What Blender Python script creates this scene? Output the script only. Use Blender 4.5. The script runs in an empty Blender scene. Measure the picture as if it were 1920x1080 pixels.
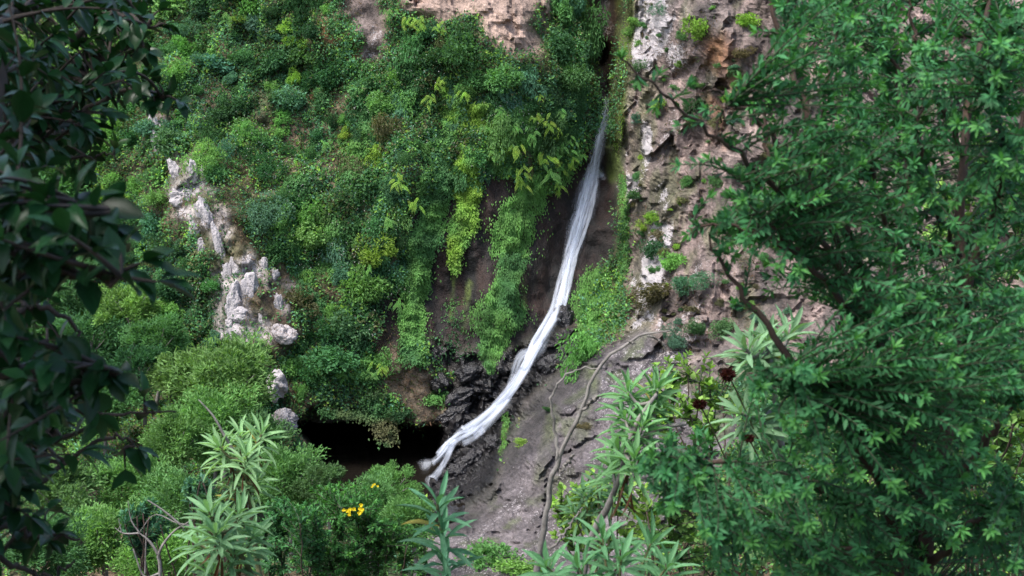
import bpy, math, random
import numpy as np
from mathutils import Vector, Matrix

R = math.radians
rng = np.random.default_rng(7)
random.seed(7)
scene = bpy.context.scene
COL = scene.collection

# ------------------------------------------------------------------ camera, sky, sun, exposure
CAM_Z, PITCH, LENS = 13.5, R(10.0), 50.0
FPX = 1920 * LENS / 36.0
cam_d = bpy.data.cameras.new('camera')
cam = bpy.data.objects.new('camera', cam_d)
COL.objects.link(cam)
cam.location = (0, 0, CAM_Z)
cam.rotation_euler = (R(90) - PITCH, 0, 0)
cam_d.lens = LENS
cam_d.sensor_width = 36.0
cam_d.clip_start = 0.05
cam_d.clip_end = 500
cam_d.dof.use_dof = True
cam_d.dof.focus_distance = 30.0
cam_d.dof.aperture_fstop = 9.0
scene.camera = cam

SUN_DIR = Vector((0.42, 0.34, -1.0)).normalized()       # the way the light travels
world = bpy.data.worlds.new('World')
scene.world = world
world.use_nodes = True
wn = world.node_tree
sky = wn.nodes.new('ShaderNodeTexSky')
sky.sky_type = 'NISHITA'
sky.sun_disc = False
sky.sun_elevation = math.asin(-SUN_DIR.z)
sky.sun_rotation = math.atan2(-SUN_DIR.x, -SUN_DIR.y)
sky.air_density = 1.0
sky.dust_density = 3.0
sky.ozone_density = 1.0
bg = wn.nodes['Background']
bg.inputs['Strength'].default_value = 0.085
wn.links.new(sky.outputs[0], bg.inputs['Color'])
sun_d = bpy.data.lights.new('sun', 'SUN')
sun = bpy.data.objects.new('sun', sun_d)
COL.objects.link(sun)
sun.location = (-20, -20, 60)
sun.rotation_euler = SUN_DIR.to_track_quat('-Z', 'Y').to_euler()
sun_d.energy = 1.5
sun_d.angle = R(20)
sun_d.color = (1.0, 0.97, 0.92)
scene.view_settings.view_transform = 'Standard'
scene.view_settings.look = 'None'
scene.view_settings.exposure = 1.92
scene.view_settings.gamma = 1.0
scene.render.engine = 'CYCLES'
scene.cycles.use_denoising = True
scene.cycles.max_bounces = 5
scene.cycles.diffuse_bounces = 3
scene.cycles.glossy_bounces = 2
scene.cycles.transmission_bounces = 2
scene.cycles.transparent_max_bounces = 16
scene.cycles.caustics_reflective = False
scene.cycles.caustics_refractive = False

# ------------------------------------------------------------------ helpers
SP, CP = math.sin(PITCH), math.cos(PITCH)


def at(px, py, Y):
    """A point of the place: the sight line through (px, py) of the photo, Y metres out from the camera."""
    rx = (px - 960.0) / FPX
    ry = (540.0 - py) / FPX
    dy = CP + ry * SP
    dz = -SP + ry * CP
    t = Y / dy
    return Vector((rx * t, Y, CAM_Z + dz * t))


def at_np(px, py, Y):
    rx = (px - 960.0) / FPX
    ry = (540.0 - py) / FPX
    t = Y / (CP + ry * SP)
    return np.stack([rx * t, Y + 0 * rx, CAM_Z + (-SP + ry * CP) * t], -1)


def _hash(ix, iy, iz, seed):
    h = (ix.astype(np.int64) * 374761393 + iy.astype(np.int64) * 668265263 + iz.astype(np.int64) * 2147483647 + seed * 144665) & 0xFFFFFFFF
    h = ((h ^ (h >> 13)) * 1274126177) & 0xFFFFFFFF
    h = ((h ^ (h >> 16)) * 2246822519) & 0xFFFFFFFF
    return ((h ^ (h >> 15)) & 0xFFFFFF) / float(0xFFFFFF) * 2 - 1


def noise(p, seed=0):
    p = np.asarray(p, float)
    i = np.floor(p)
    f = p - i
    u = f * f * f * (f * (f * 6 - 15) + 10)
    i = i.astype(np.int64)
    r = 0
    for dx in (0, 1):
        wx = u[..., 0] if dx else 1 - u[..., 0]
        for dy in (0, 1):
            wy = u[..., 1] if dy else 1 - u[..., 1]
            for dz in (0, 1):
                wz = u[..., 2] if dz else 1 - u[..., 2]
                r = r + wx * wy * wz * _hash(i[..., 0] + dx, i[..., 1] + dy, i[..., 2] + dz, seed)
    return r


def fbm(p, octaves=4, seed=0, gain=0.5):
    p = np.asarray(p, float)
    a, s, r = 1.0, 0.0, 0
    for k in range(octaves):
        r = r + a * noise(p * (2.03 ** k) + 17.3 * k, seed + k)
        s += a
        a *= gain
    return r / s * 1.6


def facets(p, seed=0):
    """Broken rock: every cell of a jittered lattice gets its own tilted face."""
    i = np.floor(p).astype(np.int64)
    best = np.full(p.shape[:-1], 9e9)
    val = np.zeros(p.shape[:-1])
    for dx in (-1, 0, 1):
        for dy in (-1, 0, 1):
            for dz in (-1, 0, 1):
                jx, jy, jz = i[..., 0] + dx, i[..., 1] + dy, i[..., 2] + dz
                h = [_hash(jx, jy, jz, seed + k) for k in range(7)]
                q = p - np.stack([jx + 0.5 + 0.48 * h[0], jy + 0.5 + 0.48 * h[1], jz + 0.5 + 0.48 * h[2]], -1)
                d = (q * q).sum(-1)
                m = d < best
                best = np.where(m, d, best)
                val = np.where(m, 0.5 * h[3] + 0.75 * (h[4] * q[..., 0] + h[5] * q[..., 1] + h[6] * q[..., 2]), val)
    return val


def nrm(v):
    return v / np.maximum(np.linalg.norm(v, axis=-1, keepdims=True), 1e-9)


class MB:
    """Collects vertices, quads and triangles and links them as ONE mesh object."""

    def __init__(s):
        s.v, s.q, s.t, s.a, s.c, s.n = [], [], [], [], [], 0

    def add(s, V, quads=None, tris=None, val=0.5, col=None):
        V = np.asarray(V, float).reshape(-1, 3)
        s.v.append(V)
        if quads is not None and len(quads):
            s.q.append(np.asarray(quads, np.int64).reshape(-1, 4) + s.n)
        if tris is not None and len(tris):
            s.t.append(np.asarray(tris, np.int64).reshape(-1, 3) + s.n)
        s.a.append(np.broadcast_to(np.asarray(val, float), (len(V),)))
        s.c.append(np.broadcast_to(np.asarray((1, 1, 1) if col is None else col, float), (len(V), 3)))
        s.n += len(V)
        return s

    def data(s, name, mat, smooth=True):
        me = bpy.data.meshes.new(name)
        V = np.concatenate(s.v)
        q = np.concatenate(s.q) if s.q else np.zeros((0, 4), np.int64)
        t = np.concatenate(s.t) if s.t else np.zeros((0, 3), np.int64)
        me.vertices.add(len(V))
        me.vertices.foreach_set('co', V.ravel().astype(np.float32))
        me.loops.add(q.size + t.size)
        me.loops.foreach_set('vertex_index', np.concatenate([q.ravel(), t.ravel()]).astype(np.int32))
        me.polygons.add(len(q) + len(t))
        st = np.concatenate([np.arange(len(q)) * 4, q.size + np.arange(len(t)) * 3]).astype(np.int32)
        me.polygons.foreach_set('loop_start', st)
        me.polygons.foreach_set('use_smooth', np.full(len(q) + len(t), smooth))
        me.update(calc_edges=True)
        at_ = me.attributes.new('val', 'FLOAT', 'POINT')
        at_.data.foreach_set('value', np.concatenate(s.a).astype(np.float32))
        C = np.concatenate(s.c)
        ac = me.attributes.new('col', 'FLOAT_COLOR', 'POINT')
        ac.data.foreach_set('color', np.concatenate([C, np.ones((len(C), 1))], 1).ravel().astype(np.float32))
        me.materials.append(mat)
        return me

    def build(s, name, mat, parent=None, smooth=True):
        if parent is not None:
            off = np.array(parent.location)
            s.v = [v - off for v in s.v]
        return link(name, s.data(name, mat, smooth), parent)


def link(name, data, parent=None):
    o = bpy.data.objects.new(name, data)
    COL.objects.link(o)
    if parent is not None:
        o.parent = parent
    return o


def thing(name, label, cat, loc, group=None):
    o = bpy.data.objects.new(name, None)
    COL.objects.link(o)
    o.location = loc
    o.empty_display_size = 0.1
    return tag(o, label, cat, group)


def tag(o, label=None, cat=None, group=None, kind=None):
    if label:
        o['label'] = label
    if cat:
        o['category'] = cat
    if group:
        o['group'] = group
    if kind:
        o['kind'] = kind
    return o


def tube(mb, pts, radii, sides=6, val=0.5, wob=0.0):
    P = np.array([tuple(p) for p in pts], float)
    n = len(P)
    r = np.broadcast_to(np.asarray(radii, float), (n,))
    T = nrm(np.gradient(P, axis=0))
    up = np.array([0.31, 0.85, 0.42])
    A = nrm(np.cross(T, up))
    B = np.cross(T, A)
    ang = np.linspace(0, 2 * np.pi, sides, endpoint=False)
    V = P[:, None] + r[:, None, None] * (np.cos(ang)[None, :, None] * A[:, None] + np.sin(ang)[None, :, None] * B[:, None])
    if wob:
        V = V + (rng.random(V.shape) - 0.5) * wob * r[:, None, None]
    i = np.arange(n - 1)[:, None] * sides
    j = np.arange(sides)[None]
    k = (j + 1) % sides
    Q = np.stack([i + j, i + k, i + sides + k, i + sides + j], -1)
    V = V.reshape(-1, 3)
    m = len(V)
    V = np.concatenate([V, P[-1:] + T[-1:] * r[-1]])
    tip = np.stack([(n - 1) * sides + np.arange(sides), (n - 1) * sides + (np.arange(sides) + 1) % sides, np.full(sides, m)], -1)
    mb.add(V, Q.reshape(-1, 4), tip, val)


def smooth_path(pts, n):
    P = np.array([tuple(p) for p in pts], float)
    m = len(P)
    if m < 3:
        t = np.linspace(0, 1, n)[:, None]
        return P[0] * (1 - t) + P[-1] * t
    E = np.vstack([2 * P[0] - P[1], P, 2 * P[-1] - P[-2]])
    out = []
    for t in np.linspace(0, m - 1, n):
        k = min(int(t), m - 2)
        f = t - k
        a, b, c, d = E[k], E[k + 1], E[k + 2], E[k + 3]
        out.append(0.5 * (2 * b + (c - a) * f + (2 * a - 5 * b + 4 * c - d) * f * f + (3 * b - a - 3 * c + d) * f ** 3))
    return np.array(out)


ST_OVATE = ((0.0, 0.06), (0.28, 0.86), (0.58, 1.0), (0.83, 0.55), (1.0, 0.0))
ST_LANCE = ((0.0, 0.16), (0.25, 0.62), (0.55, 1.0), (0.82, 0.66), (1.0, 0.0))
ST_SMALL = ((0.0, 0.15), (0.55, 1.0), (1.0, 0.0))


def leaves(mb, P, D, N, L, W, st=None, fold=0.25, curl=0.15, val=0.5, col=None):
    """Leaves as folded blades: base point, direction, upper normal, length, width."""
    P, D, N = (np.asarray(x, float).reshape(-1, 3) for x in (P, D, N))
    n = len(P)
    if n == 0:
        return
    L = np.broadcast_to(np.asarray(L, float), (n,))[:, None]
    W = np.broadcast_to(np.asarray(W, float), (n,))[:, None]
    curl = np.broadcast_to(np.asarray(curl, float), (n,))[:, None]
    D = nrm(D)
    S = nrm(np.cross(D, N))
    N = np.cross(S, D)
    val = np.broadcast_to(np.asarray(val, float), (n,))
    base = np.arange(n)[:, None]
    if st is None:                                   # the cheap leaf: one folded quad
        V = np.stack([P, P + D * L * 0.5 + S * W * 0.5 + N * W * fold, P + D * L - N * L * curl, P + D * L * 0.5 - S * W * 0.5 + N * W * fold], 1)
        mb.add(V.reshape(-1, 3), base * 4 + np.arange(4)[None], None, np.repeat(val, 4), None if col is None else np.repeat(col, 4, 0))
        return
    rows, q, t = [], [], []
    for k, (s, w) in enumerate(st):
        mid = P + D * L * s - N * L * curl * s * s
        if w > 0:
            rows += [mid + S * W * 0.5 * w + N * W * fold * 0.5 * w, mid, mid - S * W * 0.5 * w + N * W * fold * 0.5 * w]
        else:
            rows += [mid]
    m = len(rows)
    V = np.stack(rows, 1)
    for k in range(len(st) - 1):
        a = 3 * k
        b = a + 3
        if st[k + 1][1] > 0:
            q += [(a, a + 1, b + 1, b), (a + 1, a + 2, b + 2, b + 1)]
        else:
            t += [(a, a + 1, b), (a + 1, a + 2, b)]
    Q = (base[:, :, None] * m + np.array(q)[None]).reshape(-1, 4) if q else None
    T = (base[:, :, None] * m + np.array(t)[None]).reshape(-1, 3) if t else None
    mb.add(V.reshape(-1, 3), Q, T, np.repeat(val, m), None if col is None else np.repeat(col, m, 0))


def frame_matrix(p, d, n, L, W):
    d = Vector(d).normalized()
    s = d.cross(Vector(n)).normalized()
    nn = s.cross(d)
    return Matrix(((s.x * W, d.x * L, nn.x * L, p[0]), (s.y * W, d.y * L, nn.y * L, p[1]), (s.z * W, d.z * L, nn.z * L, p[2]), (0, 0, 0, 1)))


def rnd_dir(n):
    return nrm(rng.normal(size=(n, 3)))


def inpoly(px, py, poly):
    r = np.zeros(np.shape(px), bool)
    n = len(poly)
    for i in range(n):
        x0, y0 = poly[i]
        x1, y1 = poly[(i + 1) % n]
        if y0 == y1:
            continue
        c = ((py >= y0) != (py >= y1)) & (px < (x1 - x0) * (py - y0) / (y1 - y0) + x0)
        r ^= c
    return r


# ------------------------------------------------------------------ materials
def nodes_of(name):
    m = bpy.data.materials.new(name)
    m.use_nodes = True
    nt = m.node_tree
    nt.nodes.clear()
    return m, nt


def N(nt, t, **kw):
    n = nt.nodes.new(t)
    for k, v in kw.items():
        if k in n.inputs:
            n.inputs[k].default_value = v
        else:
            setattr(n, k, v)
    return n


def mixc(nt, fac, a, b, mode='MIX'):
    n = nt.nodes.new('ShaderNodeMix')
    n.data_type = 'RGBA'
    n.blend_type = mode
    for sock, v in ((n.inputs[0], fac), (n.inputs[6], a), (n.inputs[7], b)):
        if isinstance(v, bpy.types.NodeSocket):
            nt.links.new(v, sock)
        else:
            sock.default_value = v if not isinstance(v, tuple) else (v + (1,))[:4]
    return n.outputs[2]


def math_n(nt, op, a, b=None, clamp=False):
    n = nt.nodes.new('ShaderNodeMath')
    n.operation = op
    n.use_clamp = clamp
    for sock, v in zip(n.inputs, (a, b)):
        if v is None:
            continue
        if isinstance(v, bpy.types.NodeSocket):
            nt.links.new(v, sock)
        else:
            sock.default_value = v
    return n.outputs[0]


def ramp(nt, fac, stops):
    n = nt.nodes.new('ShaderNodeValToRGB')
    e = n.color_ramp.elements
    while len(e) < len(stops):
        e.new(0.5)
    for k, (p, c) in enumerate(stops):
        e[k].position = p
        e[k].color = (c, c, c, 1) if not isinstance(c, tuple) else c + (1,)
    nt.links.new(fac, n.inputs[0])
    return n.outputs[0]


def leaf_material(name, source='object', rough=0.6, spec=0.15, trans=0.36, fleck=0.0):
    """Leaf blade: colour from the object or from the mesh, varied leaf by leaf; light comes through it."""
    m, nt = nodes_of(name)
    out = N(nt, 'ShaderNodeOutputMaterial')
    if source == 'object':
        base = N(nt, 'ShaderNodeObjectInfo').outputs['Color']
    else:
        base = N(nt, 'ShaderNodeAttribute', attribute_name='col').outputs['Color']
    val = N(nt, 'ShaderNodeAttribute', attribute_name='val').outputs['Fac']
    b = ramp(nt, val, [(0.0, 0.5), (0.5, 1.0), (1.0, 1.7)])
    c = mixc(nt, 1.0, base, b, 'MULTIPLY')
    yel = mixc(nt, 1.0, base, (1.9, 1.55, 0.8), 'MULTIPLY')
    c = mixc(nt, ramp(nt, val, [(0.78, 0.0), (1.0, 0.75)]), c, yel)
    if fleck:
        tc = N(nt, 'ShaderNodeTexCoord')
        nz = N(nt, 'ShaderNodeTexNoise', Scale=fleck, Detail=2.0)
        nt.links.new(tc.outputs['Object'], nz.inputs['Vector'])
        c = mixc(nt, 0.6, c, mixc(nt, 1.0, c, ramp(nt, nz.outputs['Fac'], [(0.3, 0.6), (0.7, 1.35)]), 'MULTIPLY'))
    p = N(nt, 'ShaderNodeBsdfPrincipled', Roughness=rough)
    p.inputs['Specular IOR Level'].default_value = spec
    nt.links.new(c, p.inputs['Base Color'])
    tr = N(nt, 'ShaderNodeBsdfTranslucent')
    nt.links.new(mixc(nt, 1.0, c, (1.25, 1.35, 0.6), 'MULTIPLY'), tr.inputs['Color'])
    mx = N(nt, 'ShaderNodeMixShader')
    mx.inputs[0].default_value = trans
    nt.links.new(p.outputs[0], mx.inputs[1])
    nt.links.new(tr.outputs[0], mx.inputs[2])
    nt.links.new(mx.outputs[0], out.inputs['Surface'])
    return m


def bark_material(name, c1, c2, scale=14.0, rough=0.85):
    m, nt = nodes_of(name)
    out = N(nt, 'ShaderNodeOutputMaterial')
    tc = N(nt, 'ShaderNodeTexCoord')
    nz = N(nt, 'ShaderNodeTexNoise', Scale=scale, Detail=6.0, Roughness=0.65)
    nt.links.new(tc.outputs['Object'], nz.inputs['Vector'])
    c = mixc(nt, ramp(nt, nz.outputs['Fac'], [(0.35, 0.0), (0.65, 1.0)]), c1, c2)
    p = N(nt, 'ShaderNodeBsdfPrincipled', Roughness=rough)
    nt.links.new(c, p.inputs['Base Color'])
    bp = N(nt, 'ShaderNodeBump', Strength=0.6, Distance=0.01)
    nt.links.new(nz.outputs['Fac'], bp.inputs['Height'])
    nt.links.new(bp.outputs[0], p.inputs['Normal'])
    nt.links.new(p.outputs[0], out.inputs['Surface'])
    return m


def rock_material(name='rock'):
    """Bare rock: colour, lichen and wetness come from the mesh; grain, spots and cracks from the nodes."""
    m, nt = nodes_of(name)
    out = N(nt, 'ShaderNodeOutputMaterial')
    geo = N(nt, 'ShaderNodeNewGeometry')
    pos = geo.outputs['Position']
    col = N(nt, 'ShaderNodeAttribute', attribute_name='col').outputs['Color']
    lich = N(nt, 'ShaderNodeAttribute', attribute_name='lich').outputs['Fac']
    wet = N(nt, 'ShaderNodeAttribute', attribute_name='wet').outputs['Fac']

    def nz(scale, detail=5.0, rough=0.6, sz=(1, 1, 1)):
        mp = N(nt, 'ShaderNodeMapping')
        mp.inputs['Scale'].default_value = sz
        nt.links.new(pos, mp.inputs['Vector'])
        n = N(nt, 'ShaderNodeTexNoise', Scale=scale, Detail=detail, Roughness=rough)
        nt.links.new(mp.outputs[0], n.inputs['Vector'])
        return n.outputs['Fac']
    mid = nz(2.2, 5.0, 0.72, (1, 1, 0.55))
    fine = nz(9.0, 3.0, 0.75)
    vo = N(nt, 'ShaderNodeTexVoronoi', feature='DISTANCE_TO_EDGE', Scale=1.0)
    mv = N(nt, 'ShaderNodeMapping')
    mv.inputs['Scale'].default_value = (1.5, 1.5, 0.7)
    wv = mixc(nt, 0.30, pos, N(nt, 'ShaderNodeTexNoise', Scale=1.7, Detail=2.0).outputs['Color'], 'ADD')
    nt.links.new(wv, mv.inputs['Vector'])
    nt.links.new(mv.outputs[0], vo.inputs['Vector'])
    crack = ramp(nt, vo.outputs['Distance'], [(0.0, 0.35), (0.05, 1.0)])
    c = mixc(nt, 1.0, col, ramp(nt, mid, [(0.3, 0.5), (0.5, 1.0), (0.7, 1.45)]), 'MULTIPLY')
    c = mixc(nt, 1.0, c, ramp(nt, fine, [(0.3, 0.55), (0.7, 1.4)]), 'MULTIPLY')
    c = mixc(nt, 0.25, c, mixc(nt, 1.0, c, crack, 'MULTIPLY'))
    # pale crusts of lichen: patches with ragged edges, and small spots
    k = math_n(nt, 'ADD', math_n(nt, 'MULTIPLY', lich, 0.8), math_n(nt, 'MULTIPLY', math_n(nt, 'SUBTRACT', math_n(nt, 'ADD', math_n(nt, 'MULTIPLY', fine, 0.5), math_n(nt, 'MULTIPLY', nz(27.0, 2.0, 0.6), 0.5)), 0.5), 1.7))
    ls = ramp(nt, k, [(0.50, 0.0), (0.58, 0.85)])
    c = mixc(nt, ls, c, mixc(nt, mid, (0.26, 0.235, 0.245), (0.50, 0.47, 0.48)))
    p = N(nt, 'ShaderNodeBsdfPrincipled')
    nt.links.new(c, p.inputs['Base Color'])
    nt.links.new(math_n(nt, 'SUBTRACT', 0.92, math_n(nt, 'MULTIPLY', wet, math_n(nt, 'ADD', 0.35, math_n(nt, 'MULTIPLY', mid, 0.5)))), p.inputs['Roughness'])
    h = math_n(nt, 'ADD', math_n(nt, 'MULTIPLY', fine, 0.6), math_n(nt, 'MULTIPLY', crack, 0.12))
    bp = N(nt, 'ShaderNodeBump', Strength=0.9, Distance=0.14)
    nt.links.new(h, bp.inputs['Height'])
    nt.links.new(bp.outputs[0], p.inputs['Normal'])
    nt.links.new(p.outputs[0], out.inputs['Surface'])
    return m


M_ROCK = rock_material()
M_LEAF = leaf_material('leaf')
M_LEAFC = leaf_material('leaf_mixed', 'mesh')
M_GLOSSY = leaf_material('leaf_leathery', 'object', rough=0.33, spec=0.2, trans=0.15, fleck=9.0)
M_SPURGE = leaf_material('leaf_waxy', 'object', rough=0.58, spec=0.22, trans=0.3, fleck=6.0)
M_BARK = bark_material('bark_grey', (0.11, 0.10, 0.092), (0.26, 0.24, 0.225))
M_BARKD = bark_material('bark_dark', (0.015, 0.012, 0.01), (0.05, 0.036, 0.028))
M_BARKR = bark_material('bark_brown', (0.028, 0.017, 0.013), (0.075, 0.045, 0.032))
M_STEMG = bark_material('stem_green', (0.05, 0.07, 0.02), (0.14, 0.13, 0.06))

# ------------------------------------------------------------------ the cliff: one sheet of ground
CTRL = [
    # py, [(px, Y) ...]
    (-420, [(-560, 66), (200, 60), (600, 57), (900, 55), (1080, 56), (1135, 58), (1190, 55), (1350, 52), (1600, 49), (2500, 44)]),
    (-200, [(-560, 63), (200, 55), (600, 52.5), (900, 50.6), (1080, 52.2), (1135, 54.6), (1185, 51), (1350, 48), (1600, 45.5), (2500, 42)]),
    (0, [(-560, 60), (0, 55), (300, 51.5), (600, 49.6), (780, 48.6), (900, 47.6), (1000, 47.9), (1060, 49.6), (1110, 51.0), (1140, 52.2), (1172, 48.8), (1300, 46.2), (1500, 44), (1700, 43), (2500, 39.5)]),
    (110, [(-560, 59), (0, 54), (300, 50.5), (600, 48.8), (800, 47.7), (1000, 47.0), (1075, 48.8), (1130, 51.6), (1165, 48.2), (1300, 45.6), (1500, 43.5), (2500, 38.5)]),
    (220, [(-560, 57), (0, 52.5), (250, 49.3), (500, 47.8), (750, 46.8), (950, 46.2), (1070, 47.4), (1115, 48.8), (1138, 50.0), (1165, 47.4), (1300, 45), (1500, 43), (2500, 38)]),
    (320, [(900, 46.4), (1000, 46.9), (1100, 48.2), (1142, 48.8), (1168, 46.8), (1300, 44.4)]),
    (400, [(-560, 54), (0, 50.5), (250, 47.6), (360, 45.6), (500, 45.9), (700, 45.4), (850, 46.3), (950, 46.7), (1080, 47.5), (1148, 47.8), (1172, 46), (1300, 43.8), (1500, 41.8), (2500, 37)]),
    (520, [(-560, 52), (250, 46.6), (440, 44.4), (560, 45), (700, 44.8), (850, 45.9), (960, 46.1), (1070, 46.6), (1120, 46.4), (1172, 45), (1300, 42.9), (1500, 40.8)]),
    (620, [(-560, 50.5), (0, 47.5), (250, 45.5), (440, 43.8), (540, 43.8), (700, 44.2), (850, 45.2), (960, 45.3), (1050, 45.5), (1110, 44.6), (1180, 43.4), (1300, 41.6), (1500, 39.5), (2500, 34)]),
    (700, [(0, 45.5), (300, 44), (530, 43.1), (680, 43.5), (800, 44.3), (900, 44.3), (980, 44.2), (1050, 43.7), (1110, 41.8), (1200, 40.8), (1300, 39.9), (1500, 37.8)]),
    (775, [(-560, 46), (0, 43.5), (300, 42.5), (530, 42.9), (600, 43.3), (680, 43.5), (780, 43.9), (860, 43.6), (930, 43.1), (990, 42.7), (1040, 40.7), (1150, 39.6), (1300, 38.2), (1500, 36)]),
    (850, [(-560, 43), (0, 41), (300, 41), (520, 42.4), (860, 42.6), (910, 42.0), (950, 41.4), (985, 39.8), (1150, 38.2), (1300, 36.6), (1500, 34.5), (2500, 29)]),
    (920, [(-560, 40), (0, 39), (300, 39), (520, 40), (880, 40.8), (930, 39.4), (1000, 38.5), (1150, 36.9), (1300, 35), (1500, 33)]),
    (1000, [(-560, 37), (0, 36.5), (500, 37), (700, 37.4), (830, 37.8), (900, 37.4), (1000, 36.8), (1150, 35.2), (1300, 33.5), (1500, 31.5), (2500, 27)]),
    (1090, [(-560, 34), (500, 33.8), (900, 34), (1150, 33), (1500, 30), (2500, 26)]),
    (1180, [(-560, 31), (500, 31), (900, 31), (1150, 30.6), (1500, 28.5), (2500, 25)]),
]
cp = np.array([(x, y, d) for y, row in CTRL for x, d in row], float)


def rbf_fit(p, c):
    r = np.sqrt(((p[:, None, :2] - p[None, :, :2]) ** 2).sum(-1) + c * c)
    n = len(p)
    A = np.zeros((n + 3, n + 3))
    A[:n, :n] = r
    A[:n, n] = A[n, :n] = 1
    A[:n, n + 1:] = p[:, :2]
    A[n + 1:, :n] = p[:, :2].T
    A[:n, :n] -= np.eye(n) * 8.0
    return np.linalg.solve(A, np.concatenate([p[:, 2], [0, 0, 0]]))


RB = rbf_fit(cp, 12.0)


def base_depth(px, py):
    sh = np.shape(px)
    px, py = np.ravel(px), np.ravel(py)
    r = RB[len(cp)] + RB[len(cp) + 1] * px + RB[len(cp) + 2] * py
    for k in range(len(cp)):
        r = r + RB[k] * np.sqrt((px - cp[k, 0]) ** 2 + (py - cp[k, 1]) ** 2 + 144.0)
    return r.reshape(sh)


STEP = 5
GX = np.arange(-560, 2501, STEP, dtype=float)
GY = np.arange(-420, 1181, STEP, dtype=float)
PX, PY = np.meshgrid(GX, GY)
D0 = base_depth(PX, PY)
P0 = at_np(PX, PY, D0)
# edges of the regions wander
WX = PX + 26 * fbm(P0 * 0.8, 4, 11) + 9 * fbm(P0 * 4, 2, 15)
WY = PY + 26 * fbm(P0 * 0.8 + 50, 4, 12) + 9 * fbm(P0 * 4 + 9, 2, 16)

POLY = dict(
    top=[(745, -420), (1016, -420), (1014, 112), (985, 100), (940, 78), (905, 55), (893, 32), (855, 38), (800, 24), (752, 2)],
    strip=[(652, -60), (700, -60), (706, 90), (690, 150), (662, 120), (655, 60)],
    butt=[(1168, -420), (2500, -420), (2500, 800), (1350, 720), (1215, 720), (1172, 700), (1150, 640), (1185, 560), (1180, 470), (1168, 400), (1158, 300), (1168, 180)],
    slit=[(1105, -420), (1170, -420), (1167, 20), (1153, 120), (1141, 215), (1118, 200), (1114, 120), (1095, 30)],
    wetb=[(760, 420), (800, 345), (850, 330), (960, 335), (1010, 360), (1075, 300), (1120, 245), (1150, 270), (1162, 330), (1158, 470), (1120, 500), (1085, 560), (1085, 640), (960, 650), (830, 660), (765, 620)],
    black=[(790, 655), (830, 650), (960, 640), (1085, 600), (1100, 650), (1010, 730), (965, 800), (935, 900), (880, 990), (780, 1000), (790, 830), (840, 740), (850, 700), (800, 690)],
    hollow=[(700, 560), (770, 540), (790, 650), (770, 690), (700, 690), (720, 630)],
    slabp=[(1215, 600), (1150, 640), (1060, 690), (995, 745), (960, 820), (935, 900), (850, 970), (780, 1040), (780, 1090), (1180, 1090), (1400, 800), (1260, 700)],
    out=[(280, 205), (305, 215), (330, 290), (400, 310), (425, 400), (470, 480), (560, 540), (560, 640), (480, 660), (415, 640), (390, 500), (350, 420), (310, 380), (315, 300)],
)


def blur(m, k):
    m = m.astype(float)
    for _ in range(k):
        m = (m + np.roll(m, 1, 0) + np.roll(m, -1, 0) + np.roll(m, 1, 1) + np.roll(m, -1, 1)) / 5
    return m


RAW = {k: inpoly(WX, WY, v) for k, v in POLY.items()}
for k in ('slit',):
    RAW[k] = inpoly(PX + 0.25 * (WX - PX), PY, POLY[k])
for k in ('wetb', 'black', 'slabp', 'hollow'):
    RAW[k] = inpoly(PX + 0.45 * (WX - PX), PY + 0.45 * (WY - PY), POLY[k])
RAW['butt'] &= ~RAW['slabp']
RAW['black'] &= ~RAW['slabp']
RAW['wetb'] &= ~RAW['black']
MSK = {k: blur(v, 4) for k, v in RAW.items()}
ROCKY = np.clip(sum(MSK.values()), 0, 1)

# relief
warp = P0 + 0.35 * np.stack([fbm(P0 * 0.9, 3, 201), fbm(P0 * 0.9 + 40, 3, 202), fbm(P0 * 0.9 + 80, 3, 203)], -1)
fa = facets(warp * np.array([0.9, 0.6, 0.5]), 301)
fb = facets(warp * np.array([2.3, 1.6, 1.5]), 331)
fcs = 0.48 * fa + 0.14 * fb
disp = 0.55 * fbm(P0 * 0.35, 3, 21) + 0.30 * fbm(P0 * 0.9, 4, 22) * (1 - MSK['slabp'] * 0.6) * (1 - 0.7 * MSK['wetb'])
disp = disp + (fcs + 0.10 * fbm(P0 * 3, 3, 24) + 0.05 * facets(warp * np.array([6.0, 4.0, 3.0]), 361)) * np.clip(MSK['butt'] + 0.8 * MSK['out'] + 0.8 * MSK['top'] + 0.5 * MSK['slabp'] + 0.6 * MSK['black'] + 0.15 * MSK['wetb'], 0, 1)
disp = disp + 0.10 * fbm(P0 * 1.6, 4, 25) * MSK['slabp'] + 0.05 * fbm(P0 * 5, 2, 26)
bl = np.abs(fbm(P0 * np.array([1.5, 1.5, 1.5]), 3, 27))
disp = disp + (0.35 * bl + 0.1 * fbm(P0 * 4, 2, 29) - 0.1) * MSK['black']
disp = disp + 0.14 * fbm(P0 * np.array([2.2, 2.2, 0.3]), 3, 28) * MSK['wetb']
disp = disp + 0.12 * fbm(P0 * 2.2, 3, 23) * (1 - ROCKY)
disp = disp - 0.25 * MSK['out']
disp = disp + 0.9 * MSK['slit']
disp = disp * np.clip((1300 - PY) / 200, 0, 1)
D = D0 + disp
PN = at_np(PX, PY, D)
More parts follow.
